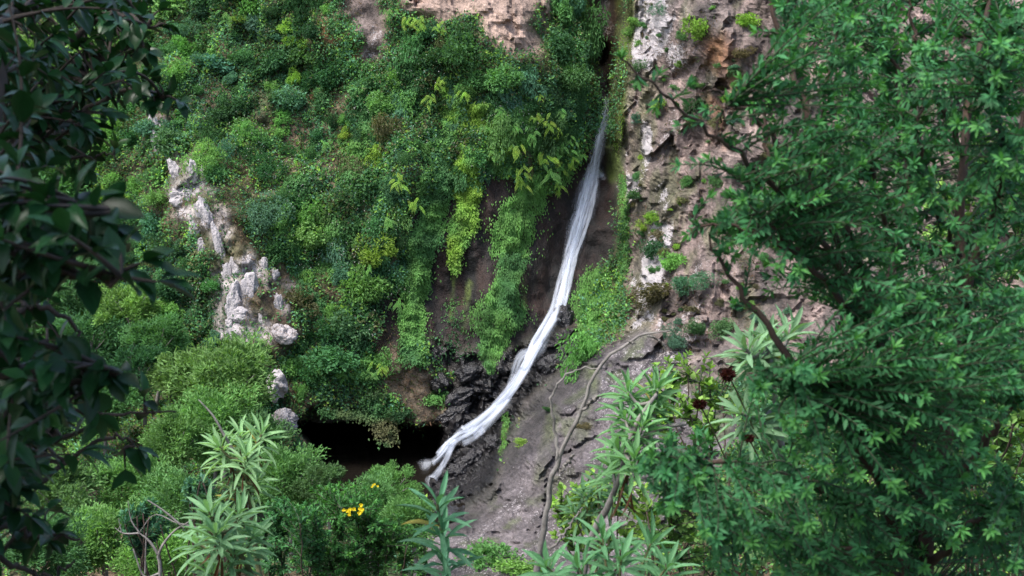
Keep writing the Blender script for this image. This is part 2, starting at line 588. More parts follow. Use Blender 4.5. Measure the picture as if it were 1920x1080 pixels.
# the pool's hollow: under the rock lip the ground drops away below the water
lip = 775 + 18 * np.sin(PX / 37.0) * 0.4 + 10 * fbm(P0 * 1.1, 3, 41) + np.clip((PX - 680) / 110, 0, 1) * 28 + np.clip(600 - PX, 0, 60) * 0.25
wob = 14 * fbm(P0 * 1.3, 3, 42)
inpool = ((PX > 562 + np.clip(PY - 800, 0, 200) * 0.55 + wob) & (PX + 0.35 * (PY - 880) < 806 + wob) & (PY > lip) & (PY < 975 + wob)).astype(float)
inpool = blur(inpool, 2)
tan = np.tan(PITCH + np.arctan((PY - 540) / FPX))
Dpool = (CAM_Z + 0.9) / np.maximum(tan, 0.05)
Dpool = np.minimum(Dpool, 51.5)
D = D * (1 - inpool) + Dpool * inpool
P = at_np(PX, PY, D)
dx = np.gradient(P, axis=1)
dy = np.gradient(P, axis=0)
NRM = nrm(np.cross(dy, dx))
NRM = np.where((NRM[..., 1:2] > 0), -NRM, NRM)
WETPOOL = blur((inpool > 0.3), 6)


def surf(px, py, A=None):
    """Place and normal of the cliff where the photo shows it at (px, py)."""
    fx = np.clip((np.asarray(px, float) - GX[0]) / STEP, 0, len(GX) - 2)
    fy = np.clip((np.asarray(py, float) - GY[0]) / STEP, 0, len(GY) - 2)
    i, j = fx.astype(int), fy.astype(int)
    u, v = (fx - i)[..., None], (fy - j)[..., None]

    def bi(A):
        return (A[j, i] * (1 - u) + A[j, i + 1] * u) * (1 - v) + (A[j + 1, i] * (1 - u) + A[j + 1, i + 1] * u) * v
    return bi(P if A is None else A), nrm(bi(SNRM))


def gat(A, px, py):
    i = np.clip(((np.asarray(px) - GX[0]) / STEP).astype(int), 0, len(GX) - 1)
    j = np.clip(((np.asarray(py) - GY[0]) / STEP).astype(int), 0, len(GY) - 1)
    return A[j, i]


SNRM = np.stack([blur(NRM[..., k], 8) for k in range(3)], -1)

# colour, lichen and wetness of the ground
n1 = np.clip(0.5 + 0.5 * fbm(P0 * 0.7, 4, 51), 0, 1)[..., None]
n2 = np.clip(0.5 + 0.8 * fbm(P0 * 1.9, 4, 52), 0, 1)[..., None]
n3 = np.clip(0.5 + 0.9 * fbm(P0 * np.array([3, 3, 0.35]), 4, 53), 0, 1)[..., None]


def c3(*c):
    return np.array(c, float)


soil = c3(0.12, 0.075, 0.052) * (1 - n1) + c3(0.05, 0.075, 0.026) * n1
soil = soil * (0.7 + 0.6 * n2)
pinkish = (c3(0.20, 0.145, 0.128) * n1 + c3(0.115, 0.095, 0.090) * (1 - n1)) * (0.65 + 0.7 * n3)
pinkish = pinkish * (0.55 + 0.8 * n2)
toprock = c3(0.30, 0.215, 0.175) * (0.75 + 0.4 * n2)
grey = (c3(0.135, 0.116, 0.120) * n1 + c3(0.072, 0.064, 0.069) * (1 - n1)) * (0.7 + 0.5 * n2)
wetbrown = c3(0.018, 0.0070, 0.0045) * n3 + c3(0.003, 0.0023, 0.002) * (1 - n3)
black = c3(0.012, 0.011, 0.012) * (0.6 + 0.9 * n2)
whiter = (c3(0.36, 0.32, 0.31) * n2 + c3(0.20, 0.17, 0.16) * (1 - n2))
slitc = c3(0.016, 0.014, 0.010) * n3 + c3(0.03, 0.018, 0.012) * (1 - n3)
mossc = c3(0.075, 0.105, 0.018) * n2 + c3(0.04, 0.06, 0.014) * (1 - n2)
C = soil
MSK['outc'] = MSK['out'] * np.clip(0.55 + fbm(P0 * 1.6, 3, 58) * 1.6, 0, 1) * 0.9
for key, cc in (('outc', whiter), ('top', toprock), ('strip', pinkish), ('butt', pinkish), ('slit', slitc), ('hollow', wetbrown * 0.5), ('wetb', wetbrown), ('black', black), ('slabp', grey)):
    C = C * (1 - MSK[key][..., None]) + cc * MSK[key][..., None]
strk = np.clip(1.8 * fbm(P0 * np.array([1.6, 1.6, 0.25]) + 33, 4, 59) - 0.25, 0, 0.55)[..., None] * MSK['butt'][..., None]
C = C * (1 - strk) + c3(0.075, 0.085, 0.035) * (0.7 + 0.6 * n2) * strk
mos2 = np.clip(2.0 * fbm(P0 * np.array([1.6, 1.6, 0.7]) + 13, 4, 66) - 0.55, 0, 0.6)[..., None] * MSK['slabp'][..., None]
C = C * (1 - mos2) + c3(0.06, 0.075, 0.03) * mos2
drk = np.clip(1.8 * fbm(P0 * np.array([1.3, 1.3, 0.2]) + 73, 4, 60) - 0.35, 0, 0.6)[..., None] * np.clip(MSK['butt'] + MSK['slabp'], 0, 1)[..., None]
C = C * (1 - drk) + c3(0.05, 0.043, 0.042) * drk
# the damp sole of the slab beside the stream is dark
edge = np.clip(1 - (np.abs(PX - (1105 - (PY - 640) * 0.72)) / 55), 0, 1) * (PY > 600) * (PY < 1000)
damp = np.clip(blur(edge, 3) * 1.3 * (0.4 + n2[..., 0]), 0, 1)[..., None] * MSK['slabp'][..., None]
C = C * (1 - damp) + c3(0.03, 0.027, 0.028) * damp


def along(pts, width):
    """1 on a line of the photo, fading out to its sides."""
    r = np.zeros_like(PX)
    for (x0, y0), (x1, y1) in zip(pts[:-1], pts[1:]):
        l2 = (x1 - x0) ** 2 + (y1 - y0) ** 2
        t = np.clip(((PX - x0) * (x1 - x0) + (PY - y0) * (y1 - y0)) / l2, 0, 1)
        d = np.hypot(PX - x0 - t * (x1 - x0), PY - y0 - t * (y1 - y0))
        r = np.maximum(r, np.clip(1.6 - 1.6 * d / width, 0, 1))
    return r


moss = np.maximum.reduce([
    along([(1176, -100), (1172, 60), (1160, 170), (1152, 260), (1154, 330)], 20),
    along([(1092, -100), (1096, 60), (1106, 150), (1116, 205)], 14),
    along([(1164, 300), (1166, 430), (1155, 540), (1140, 610)], 11) * 0.8,
    along([(880, 530), (868, 620)], 7) * 0.8, along([(852, 500), (846, 600)], 5) * 0.7, along([(985, 500), (978, 620)], 7) * 0.6,
    along([(950, 780), (938, 850)], 6), along([(1040, 770), (1010, 900)], 16) * 0.35, along([(1110, 700), (1090, 820)], 22) * 0.4,
    along([(1195, 250), (1200, 420)], 25) * 0.35])
moss = np.clip(moss * (0.3 + 1.2 * n2[..., 0]), 0, 1)[..., None]
C = C * (1 - moss) + mossc * moss
rust = np.maximum.reduce([along([(1345, 90), (1360, 150)], 40), along([(1330, 190), (1350, 260)], 30), along([(620, 60), (690, 150)], 30), along([(600, 90), (575, 170)], 25)])
rust = np.clip(rust * n2[..., 0], 0, 0.8)[..., None]
C = C * (1 - rust) + c3(0.22, 0.10, 0.045) * rust
bank = np.clip(along([(735, 690), (790, 725), (815, 765)], 52), 0, 1)[..., None] * (1 - MSK['black'][..., None])
C = C * (1 - bank) + c3(0.14, 0.105, 0.075) * (0.6 + 0.7 * n2) * bank
C = C * (1 - WETPOOL[..., None]) + c3(0.010, 0.008, 0.007) * WETPOOL[..., None]
lcl = np.clip(0.5 + 1.5 * fbm(P0 * np.array([1.1, 1.1, 0.6]), 5, 57, 0.6), 0, 1)
lich = np.clip(1.0 * MSK['butt'] * np.clip((1420 - PX) / 200, 0.3, 1) * lcl + 0.52 * MSK['slabp'] * (0.55 + 0.45 * lcl) + 1.0 * MSK['outc'] * (0.4 + 0.6 * lcl) + 0.35 * MSK['top'] * lcl + 0.6 * MSK['strip'] * lcl, 0, 1) * (1 - damp[..., 0]) * (1 - moss[..., 0])
wetm = np.clip(MSK['wetb'] * 0.3 + MSK['black'] + MSK['slit'] + WETPOOL, 0, 1)

ny, nx = PX.shape
face_key = np.full((ny - 1, nx - 1), 'cliff', dtype=object)
for key, nm in (('top', 'pale_rock_face'), ('butt', 'rock_buttress'), ('slit', 'waterfall_cleft'), ('wetb', 'wet_rock_wall'), ('hollow', 'wet_rock_wall'), ('black', 'stream_bed'), ('slabp', 'rock_slab')):
    face_key[RAW[key][:-1, :-1]] = nm
face_key[(PY[:-1, :-1] > 900) & (PX[:-1, :-1] < 760)] = 'valley_floor'
idx = np.arange(ny * nx).reshape(ny, nx)
quads = np.stack([idx[:-1, :-1], idx[1:, :-1], idx[1:, 1:], idx[:-1, 1:]], -1)
FP, FC = P.reshape(-1, 3), C.reshape(-1, 3)
FL, FW = lich.ravel(), wetm.ravel()
for nm in ('cliff', 'pale_rock_face', 'rock_buttress', 'waterfall_cleft', 'wet_rock_wall', 'stream_bed', 'rock_slab', 'valley_floor'):
    q = quads[face_key == nm]
    use, inv = np.unique(q, return_inverse=True)
    mb = MB().add(FP[use], inv.reshape(-1, 4), None, 0.5, FC[use])
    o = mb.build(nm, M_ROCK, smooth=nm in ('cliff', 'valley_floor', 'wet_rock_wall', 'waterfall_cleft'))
    for an, arr in (('lich', FL), ('wet', FW)):
        a = o.data.attributes.new(an, 'FLOAT', 'POINT')
        a.data.foreach_set('value', arr[use].astype(np.float32))
    tag(o, kind='structure')

# the near hillside the camera stands on
sx, sy = np.meshgrid(np.linspace(-16, 16, 129), np.linspace(-10, 35, 181))
sz = CAM_Z - 1.75 - 0.41 * np.maximum(sy, 0) + 0.05 * np.minimum(sy, 0) + 1.15 * np.clip((sx - 0.6) / 1.6, 0, 1) * np.clip((12 - sy) / 8, 0, 1)
sp = np.stack([sx, sy, sz], -1)
sz = sz + 0.12 * fbm(sp * 0.7, 3, 61) + 0.04 * fbm(sp * 3, 2, 62)
sp = np.stack([sx, sy, sz], -1)
nn = np.clip(0.5 + 0.7 * fbm(sp * 1.5, 4, 63), 0, 1)[..., None]
scol = c3(0.11, 0.085, 0.06) * nn + c3(0.05, 0.05, 0.025) * (1 - nn)
ii = np.arange(sx.size).reshape(sx.shape)
o = MB().add(sp, np.stack([ii[:-1, :-1], ii[:-1, 1:], ii[1:, 1:], ii[1:, :-1]], -1), None, 0.5, scol.reshape(-1, 3)).build('hillside', M_ROCK)
tag(o, kind='structure')


def slope_z(x, y):
    return CAM_Z - 1.75 - 0.41 * max(y, 0) + 1.15 * min(max((x - 0.6) / 1.6, 0), 1) * min(max((12 - y) / 8, 0), 1)


# ------------------------------------------------------------------ pool
def water_material():
    m, nt = nodes_of('pool_water')
    out = N(nt, 'ShaderNodeOutputMaterial')
    p = N(nt, 'ShaderNodeBsdfPrincipled', Roughness=0.06, IOR=1.33)
    p.inputs['Base Color'].default_value = (0.012, 0.010, 0.008, 1)
    geo = N(nt, 'ShaderNodeNewGeometry')
    nz = N(nt, 'ShaderNodeTexNoise', Scale=5.0, Detail=3.0)
    nt.links.new(geo.outputs['Position'], nz.inputs['Vector'])
    bp = N(nt, 'ShaderNodeBump', Strength=0.25, Distance=0.03)
    nt.links.new(nz.outputs['Fac'], bp.inputs['Height'])
    nt.links.new(bp.outputs[0], p.inputs['Normal'])
    nt.links.new(p.outputs[0], out.inputs['Surface'])
    return m


M_WATER = water_material()
wx, wy = np.meshgrid(np.linspace(-8.5, -1.0, 40), np.linspace(38.5, 52, 60))
ii = np.arange(wx.size).reshape(wx.shape)
o = MB().add(np.stack([wx, wy, 0.015 * fbm(np.stack([wx, wy, 0 * wx], -1) * 2, 2, 71)], -1), np.stack([ii[:-1, :-1], ii[:-1, 1:], ii[1:, 1:], ii[1:, :-1]], -1)).build('pool_water', M_WATER)
tag(o, kind='structure')


# ------------------------------------------------------------------ waterfall
def foam_material():
    m, nt = nodes_of('falling_water')
    out = N(nt, 'ShaderNodeOutputMaterial')
    uv = N(nt, 'ShaderNodeAttribute', attribute_name='col').outputs['Vector']     # across, along in metres, sheet
    dens = N(nt, 'ShaderNodeAttribute', attribute_name='val').outputs['Fac']

    def nz(s, detail, rough, scale):
        mp = N(nt, 'ShaderNodeMapping')
        mp.inputs['Scale'].default_value = s
        nt.links.new(uv, mp.inputs['Vector'])
        n = N(nt, 'ShaderNodeTexNoise', Scale=scale, Detail=detail, Roughness=rough)
        nt.links.new(mp.outputs[0], n.inputs['Vector'])
        return n.outputs['Fac']
    a = nz((7, 0.8, 7), 5.0, 0.65, 1.0)
    b = nz((30, 1.6, 11), 3.0, 0.6, 1.0)
    s = math_n(nt, 'ADD', math_n(nt, 'MULTIPLY', a, 0.6), math_n(nt, 'MULTIPLY', b, 0.4))
    st = ramp(nt, s, [(0.36, 0.12), (0.5, 0.6), (0.62, 1.0)])
    sol = math_n(nt, 'MULTIPLY', dens, dens)
    al = math_n(nt, 'MULTIPLY', math_n(nt, 'ADD', math_n(nt, 'MULTIPLY', dens, st), math_n(nt, 'MULTIPLY', sol, 0.18)), 1.0, True)
    d = N(nt, 'ShaderNodeBsdfPrincipled', Roughness=0.5)
    d.inputs['Base Color'].default_value = (0.80, 0.85, 0.95, 1)
    tl = N(nt, 'ShaderNodeBsdfTranslucent')
    tl.inputs['Color'].default_value = (0.80, 0.85, 0.95, 1)
    mx = N(nt, 'ShaderNodeMixShader')
    mx.inputs[0].default_value = 0.35
    nt.links.new(d.outputs[0], mx.inputs[1])
    nt.links.new(tl.outputs[0], mx.inputs[2])
    tr = N(nt, 'ShaderNodeBsdfTransparent')
    m2 = N(nt, 'ShaderNodeMixShader')
    nt.links.new(al, m2.inputs[0])
    nt.links.new(tr.outputs[0], m2.inputs[1])
    nt.links.new(mx.outputs[0], m2.inputs[2])
    nt.links.new(m2.outputs[0], out.inputs['Surface'])
    return m


M_FOAM = foam_material()


def fall_ribbon(pts, lift, dens, sheet, cols=13, rows=90, bulge=0.12):
    """pts: (px, py, width in px, density); a sheet of water that follows the rock."""
    A = smooth_path([(p[0], p[1], 0) for p in pts], rows)
    w = np.interp(np.linspace(0, len(pts) - 1, rows), range(len(pts)), [p[2] for p in pts])
    dn = np.interp(np.linspace(0, len(pts) - 1, rows), range(len(pts)), [p[3] for p in pts]) * dens
    Pc, Nc = surf(A[:, 0], A[:, 1], PN)
    for k in range(3):
        Pc[2:-2] = (Pc[:-4] + Pc[1:-3] + Pc[2:-2] + Pc[3:-1] + Pc[4:]) / 5
    low = Pc[:, 2] < 0.1
    tn = np.tan(PITCH + np.arctan((A[:, 1] - 540) / FPX))
    Pc[low] = at_np(A[low, 0], A[low, 1], (CAM_Z - 0.1) / tn[low])
    T = nrm(np.gradient(Pc, axis=0))
    F = nrm(np.array([0, -1.0, 0.25])[None] - T * (T @ np.array([0, -1.0, 0.25]))[:, None])
    S = np.cross(T, F)
    wm = w / FPX * Pc[:, 1] * (1 + 0.22 * fbm(np.stack([np.arange(rows) / 5.0, np.full(rows, sheet * 9.1), np.full(rows, pts[0][0] * 0.7)], -1), 3, 88))
    ln = np.concatenate([[0], np.cumsum(np.linalg.norm(np.diff(Pc, axis=0), axis=1))])
    u = np.linspace(-1, 1, cols)
    V = Pc[:, None] + S[:, None] * (u[None, :, None] * wm[:, None, None] * 0.5) + F[:, None] * ((lift + 0.45 * np.clip((330 - A[:, 1]) / 100, 0, 1) + 0.45 * np.clip((A[:, 1] - 560) / 120, 0, 1) * np.clip((900 - A[:, 1]) / 40, 0.1, 1))[:, None, None] + bulge * (1 - u[None, :, None] ** 2))
    V = V + 0.03 * fbm(V * np.array([3, 3, 0.8]), 2, 80 + sheet)[..., None]
    edge = np.clip(1.15 * (1 - u * u) ** 1.3, 0, 1)[None]
    dd = dn[:, None] * edge * np.clip(np.arange(rows) / 6.0, 0, 1)[:, None]
    cc = np.stack([np.broadcast_to(u[None] * wm[:, None] * 0.5, dd.shape), np.broadcast_to(ln[:, None], dd.shape), np.full(dd.shape, sheet * 3.7)], -1)
    i = np.arange(rows * cols).reshape(rows, cols)
    return MB().add(V, np.stack([i[:-1, :-1], i[:-1, 1:], i[1:, 1:], i[1:, :-1]], -1), None, dd.ravel(), cc.reshape(-1, 3))


FALL = [(1134, 198, 12, .3), (1131, 225, 22, .75), (1124, 260, 34, .9), (1116, 300, 48, .85), (1106, 345, 64, .8), (1094, 390, 66, .76), (1080, 440, 58, .82), (1067, 490, 50, .9),
        (1056, 540, 46, .95), (1045, 580, 46, 1.0), (1030, 615, 50, 1.0), (1008, 650, 54, .95), (990, 685, 40, 1.0), (968, 720, 36, 1.0), (945, 752, 42, .95), (915, 785, 50, .88), (880, 812, 44, .92),
        (850, 828, 32, .85), (828, 850, 24, .9), (812, 866, 22, .95), (790, 872, 22, .9)]
wf_root = thing('waterfall', 'thin white waterfall sliding down the dark wet rock into the pool', 'waterfall', surf(1060.0, 540.0)[0])
for k, (lift, dn) in enumerate(((0.10, 1.0), (0.16, 0.7))):
    f = [(x + (0, -2, 2)[k], y, w * (0.70, 0.38)[k] * (0.82 if y > 520 else 1.0), d * (0.86 if y > 520 else 1.0)) for x, y, w, d in FALL]
    fall_ribbon(f, lift, dn * 0.58, k, bulge=0.03).build('water_sheet', M_FOAM, wf_root)
for pts, lift in (
        ([(1015, 648, 30, .5), (990, 664, 26, .8), (972, 676, 20, .8), (963, 700, 14, .6), (953, 735, 16, .55), (938, 765, 22, .4)], 0.02),
        ([(852, 826, 12, .6), (842, 850, 13, 1), (830, 872, 13, 1), (818, 890, 15, 1), (806, 905, 20, .9)], 0.12),
        ([(1116, 300, 14, .4), (1122, 325, 18, .7), (1132, 338, 16, .6), (1142, 345, 10, .3)], 0.22),
        ([(925, 765, 16, .4), (890, 792, 14, .9), (860, 812, 12, .8), (840, 832, 10, .6)], 0.26),
        ([(1052, 560, 10, .4), (1036, 600, 14, .9), (1016, 632, 14, .9), (996, 668, 12, .9), (978, 700, 10, .7)], 0.30),
        ([(940, 770, 14, .4), (912, 800, 16, .85), (884, 822, 14, .8), (856, 838, 12, .6)], 0.2)):
    fall_ribbon(pts, lift, 1.0, 7, 7, 40, 0.01).build('side_stream', M_FOAM, wf_root)
# separate strands inside the fall, each with its own course
FA = np.array(FALL)
for k in range(26):
    i0 = int(rng.integers(0, len(FA) - 5))
    i1 = min(len(FA) - 1, i0 + int(rng.integers(4, 11)))
    off = rng.normal() * 0.22
    pts = []
    for j in range(i0, i1 + 1):
        off = np.clip(off + rng.normal() * 0.08, -0.42, 0.42)
        ends = min(1.0, (j - i0) / 1.5 + 0.25, (i1 - j) / 1.5 + 0.25)
        pts.append((FA[j, 0] + off * FA[j, 2] * 0.55, FA[j, 1] + off * FA[j, 2] * 0.25, 3 + 4 * rng.random() + 0.06 * FA[j, 2], 0.70 * ends))
    fall_ribbon(pts, 0.16 + 0.06 * rng.random(), 0.95, 10 + k, 5, 50, 0.01).build('water_strand', M_FOAM, wf_root)
# churned foam where it lands
for cx, cy, rx_, ry_ in ((798, 872, 17, 9), (808, 905, 12, 9)):
    ang = np.linspace(0, 2 * np.pi, 28, endpoint=False)
    tanv = math.tan(PITCH + math.atan((cy - 540) / FPX))
    Yc = CAM_Z / tanv
    c0 = np.array(at(cx, cy, Yc))
    rr = np.linspace(0, 1, 6)
    V = []
    for r_ in rr:
        V.append(np.stack([c0[0] + np.cos(ang) * r_ * rx_ / FPX * Yc * (1 + 0.25 * np.sin(3 * ang)), c0[1] + np.sin(ang) * r_ * 0.75, 0.03 + 0.03 * (1 - r_) + 0.03 * rng.random(28)], -1))
    V = np.array(V)
    i = np.arange(6 * 28).reshape(6, 28)
    Q = np.stack([i[:-1], np.roll(i[:-1], -1, 1), np.roll(i[1:], -1, 1), i[1:]], -1)
    cc = V.reshape(-1, 3) * 0.4
    MB().add(V.reshape(-1, 3), Q.reshape(-1, 4), None, np.repeat(0.7 - 0.7 * rr ** 1.3, 28), cc).build('foam_patch', M_FOAM, wf_root)


# ------------------------------------------------------------------ rocks
def ico(sub):
    t = (1 + 5 ** 0.5) / 2
    V = [(-1, t, 0), (1, t, 0), (-1, -t, 0), (1, -t, 0), (0, -1, t), (0, 1, t), (0, -1, -t), (0, 1, -t), (t, 0, -1), (t, 0, 1), (-t, 0, -1), (-t, 0, 1)]
    F = [(0, 11, 5), (0, 5, 1), (0, 1, 7), (0, 7, 10), (0, 10, 11), (1, 5, 9), (5, 11, 4), (11, 10, 2), (10, 7, 6), (7, 1, 8), (3, 9, 4), (3, 4, 2), (3, 2, 6), (3, 6, 8), (3, 8, 9), (4, 9, 5), (2, 4, 11), (6, 2, 10), (8, 6, 7), (9, 8, 1)]
    V = [Vector(v).normalized() for v in V]
    for _ in range(sub):
        mid, G = {}, []

        def m(a, b):
            k = (min(a, b), max(a, b))
            if k not in mid:
                V.append((V[a] + V[b]).normalized())
                mid[k] = len(V) - 1
            return mid[k]
        for a, b, c in F:
            x, y, z = m(a, b), m(b, c), m(c, a)
            G += [(a, x, z), (b, y, x), (c, z, y), (x, y, z)]
        F = G
    return np.array([tuple(v) for v in V]), np.array(F)


ICO_V, ICO_F = ico(4)


def rock(name, label, px, py, w, h, col, lichen=0.6, wet=0.0, seed=0, depth=0.8, proud=0.15, tilt=0.0, group=None, cat='rock', blocky=0.28):
    p, n = surf(float(px), float(py))
    s = p[1] / FPX
    V = ICO_V.copy()
    k = fbm(V * 1.3 + seed * 7.1, 4, seed)
    cut = np.abs(fbm(V * 0.9 + seed * 3.3, 2, seed + 5))
    r = 1 + blocky * k - 0.35 * cut + 0.05 * fbm(V * 6 + seed, 2, seed + 9)
    for _ in range(4):                               # a few cleaved faces
        d = nrm(np.random.default_rng(seed * 13 + _).normal(size=3))
        q = (V * r[:, None]) @ d
        r = np.where(q > 0.78, r * 0.78 / np.maximum(q, 0.01) * 0.5 + r * 0.5, r)
    V = V * r[:, None] * np.array([w * 0.5 * s, depth * min(w, h) * 0.5 * s, h * 0.5 * s])
    ct, st_ = math.cos(tilt), math.sin(tilt)
    V = np.stack([V[:, 0] * ct - V[:, 2] * st_, V[:, 1], V[:, 0] * st_ + V[:, 2] * ct], -1)
    c0 = p + np.array([0, -1, 0.2]) * proud
    o = MB().add(V, None, ICO_F, 0.5, np.array(col) * (0.8 + 0.4 * np.clip(0.5 + fbm(ICO_V * 2 + seed, 3, seed + 2), 0, 1))[:, None]).build(name, M_ROCK)
    o.location = c0
    for an, v in (('lich', lichen), ('wet', wet)):
        a = o.data.attributes.new(an, 'FLOAT', 'POINT')
        a.data.foreach_set('value', np.full(len(V), v, np.float32))
    return tag(o, label, cat, group)


WHT = (0.36, 0.325, 0.32)
rock('boulder', 'pale grey boulder at the left end of the rock ledge over the pool', 545, 784, 52, 46, (0.30, 0.27, 0.26), 0.7, seed=1, proud=1.1)
rock('boulder', 'rounded grey rock among shrubs just above the ledge boulder', 527, 720, 44, 58, WHT, 0.8, seed=2, proud=0.9)
rock('boulder', 'broad pinkish grey boulder at the foot of the white outcrop', 537, 628, 50, 46, (0.32, 0.27, 0.25), 0.7, seed=3, proud=0.35)
rock('rock_ledge', 'grey rock lip overhanging the left side of the dark pool', 622, 772, 112, 42, (0.22, 0.20, 0.18), 0.6, seed=4, proud=0.75, depth=1.6, tilt=0.06)
for k, (x, y, w, h, t, lb) in enumerate((
        (338, 368, 36, 30, 0.0, 'white blocky stone jutting out at the upper left of the outcrop'),
        (330, 325, 16, 50, 0.4, 'narrow slanting white rock rib above the blocky jutting stone'),
        (362, 320, 14, 34, 0.1, 'small upright pale stone near the top of the outcrop'),
        (382, 335, 16, 44, -0.1, 'pale rock blade high on the right of the outcrop'),
        (384, 410, 26, 64, 0.15, 'tall white rock slab in the middle of the outcrop'),
        (364, 425, 18, 40, 0.2, 'short pale stone left of the tall white slab'),
        (376, 470, 14, 36, 0.0, 'small white stone below the tall white slab'),
        (412, 470, 14, 90, 0.22, 'long thin white rock rib running down the outcrop'),
        (426, 520, 16, 54, 0.15, 'white rock spike near the middle of the cliff foot'),
        (446, 508, 24, 60, 0.0, 'upright white rock beside the lower scree'),
        (470, 545, 28, 66, 0.1, 'large bulging white rock low on the outcrop'),
        (438, 570, 24, 66, -0.2, 'leaning white rock left of the large bulging one'),
        (450, 592, 26, 26, 0.3, 'squat white stone at the bottom of the outcrop'),
        (430, 610, 12, 26, 0.0, 'tiny white stone under the leaning rock'),
        (496, 502, 14, 34, 0.1, 'pale knob of rock at the upper right of the lower scree'),
        (512, 518, 18, 26, -0.2, 'pale round stone in the scree under the bushes'),
        (520, 575, 18, 44, 0.0, 'pale upright stone above the broad pinkish boulder'),
        (494, 612, 12, 50, 0.15, 'thin pale rock rib left of the broad pinkish boulder'),
        (534, 480, 20, 18, 0.0, 'small pale stone at the top of the scree'),
        (288, 235, 14, 44, 0.2, 'topmost thin white rock peeking out of the slope'),
        (296, 272, 16, 36, 0.3, 'pale stone below the topmost thin white rock'))):
    rock('white_rock', lb, x, y, w * 1.4, h * 1.3, WHT, 0.9, seed=20 + k, proud=0.0, tilt=t, depth=0.7, blocky=0.3, group='white rocks of the outcrop')
BLK = (0.012, 0.011, 0.013)
for k, (x, y, w, h, t, lb) in enumerate((
        (880, 868, 80, 50, 0.5, 'large black wet boulder right of where the water lands'),
        (930, 838, 44, 60, 0.6, 'black wet boulder under the right edge of the lower cascade'),
        (850, 890, 70, 44, 0.3, 'low black wet rock at the edge of the pool'),
        (865, 742, 70, 34, 0.5, 'black wet rock shelf left of the cascade bend'),
        (850, 775, 80, 34, 0.5, 'black wet rock step above the pool on the left bank'),
        (880, 700, 60, 40, 0.2, 'black shiny rock below the hanging fern curtain'),
        (826, 720, 50, 46, 0.0, 'black rock lump on the left bank under the dry grass'),
        (1060, 600, 46, 60, 0.2, 'dark wet rock right of the falling water at its bend'),
        (1030, 690, 50, 70, -0.4, 'dark wet rock along the right edge of the chute'),
        (790, 815, 44, 34, 0.2, 'small dark rock at the right rim of the pool'))):
    rock('wet_boulder', lb, x, y, w, h, BLK, 0.05, 1.0, seed=60 + k, proud=0.05, tilt=t, depth=1.0, group='black wet rocks by the cascade')

# ------------------------------------------------------------------ growth on the cliff
TINT = dict(
    dark=('dark green', (0.046, 0.122, 0.052)), mid=('mid green', (0.082, 0.195, 0.074)), blue=('bluish green', (0.090, 0.205, 0.132)),
    light=('light green', (0.150, 0.315, 0.088)), yel=('yellowish green', (0.225, 0.370, 0.065)), olive=('olive brown', (0.125, 0.130, 0.065)))


def tint(key, j=0.18):
    c = np.array(TINT[key][1]) * (1 + (rng.random() - 0.5) * 2 * j)
    return c * (1 + (rng.random(3) - 0.5) * 0.2)


def shrub_mesh(seed, n, L, W, lobes=7, flat=0.8, st=None, droop=0.0):
    g = np.random.default_rng(seed)
    ld = nrm(g.normal(size=(lobes, 3)) * np.array([1, 1, 0.6]) + np.array([0, 0, 0.25]))
    lc = ld * (0.35 + 0.45 * g.random((lobes, 1)))
    lr = 0.30 + 0.25 * g.random(lobes)
    which = g.integers(0, lobes, n)
    d = nrm(g.normal(size=(n, 3)))
    rad = lr[which] * (0.55 + 0.5 * g.random(n) ** 0.6)
    p = lc[which] + d * rad[:, None]
    p = p * (1 + 0.22 * fbm(p * 2.4 + seed, 2, seed)[:, None])
    p[:, 2] *= flat
    out = nrm(p + d * 0.5)
    D_ = nrm(out * 0.8 + 0.9 * nrm(g.normal(size=(n, 3))) + np.array([0, 0, 0.15 - droop]))
    N_ = nrm(np.array([0, 0, 0.9]) + out * 0.7 + 0.6 * g.normal(size=(n, 3)))
    tuft = np.clip(0.5 + 0.55 * fbm(p * 3.1 + 5, 2, seed + 3), 0, 1)
    val = np.clip(0.24 + 0.5 * tuft + 0.3 * (g.random(n) - 0.5), 0, 1)
    mb = MB()
    leaves(mb, p, D_, N_, L * (0.7 + 0.6 * g.random(n)), W * (0.7 + 0.6 * g.random(n)), st, 0.2, 0.15, val)
    return mb.data('shrub', M_LEAF, False)


SHRUBS = [shrub_mesh(100 + k, 1500, 0.15, 0.085, 6 + k % 4) for k in range(8)]
FINE = [shrub_mesh(140 + k, 2600, 0.13, 0.045, 8, 0.85) for k in range(4)]
BIGL = [shrub_mesh(160 + k, 650, 0.26, 0.14, 7) for k in range(3)]
HANGING = [shrub_mesh(180 + k, 1300, 0.15, 0.075, 9, 0.9, None, 1.0) for k in range(4)]

# where things grow
sparse = np.maximum.reduce([along([(440, 330), (470, 470)], 55) * 0.9, along([(600, 80), (640, 260), (660, 330)], 45) * 0.8, along([(560, 470), (590, 560)], 45) * 0.6, along([(300, 330), (330, 480)], 50) * 0.7, along([(640, 420), (610, 540)], 40) * 0.5,
                          along([(740, 700), (800, 760)], 45) * 0.9, along([(250, 760), (300, 830)], 30) * 0.6, along([(500, 200), (530, 300)], 40) * 0.5])
sparse = np.maximum(sparse, np.clip(fbm(P0 * 0.55 + 5, 4, 99) * 2.6 - 0.75, 0, 0.85) * (PX < 760))
# the shoots and stems that hang over the wet wall are built one by one below
VEG = np.clip(1 - np.clip(MSK['top'] + MSK['butt'] + MSK['slit'] + MSK['wetb'] + 0.9 * MSK['hollow'] + MSK['black'] + MSK['slabp'] + 0.65 * MSK['out'] + 1.0 * MSK['strip'], 0, 1) - inpool - 0.6 * sparse, 0, 1)
VEG = np.clip(VEG - 0.85 * bank[..., 0], 0, 1)
VEG[WETPOOL > 0.4] = 0
sparse = np.maximum(sparse, bank[..., 0])


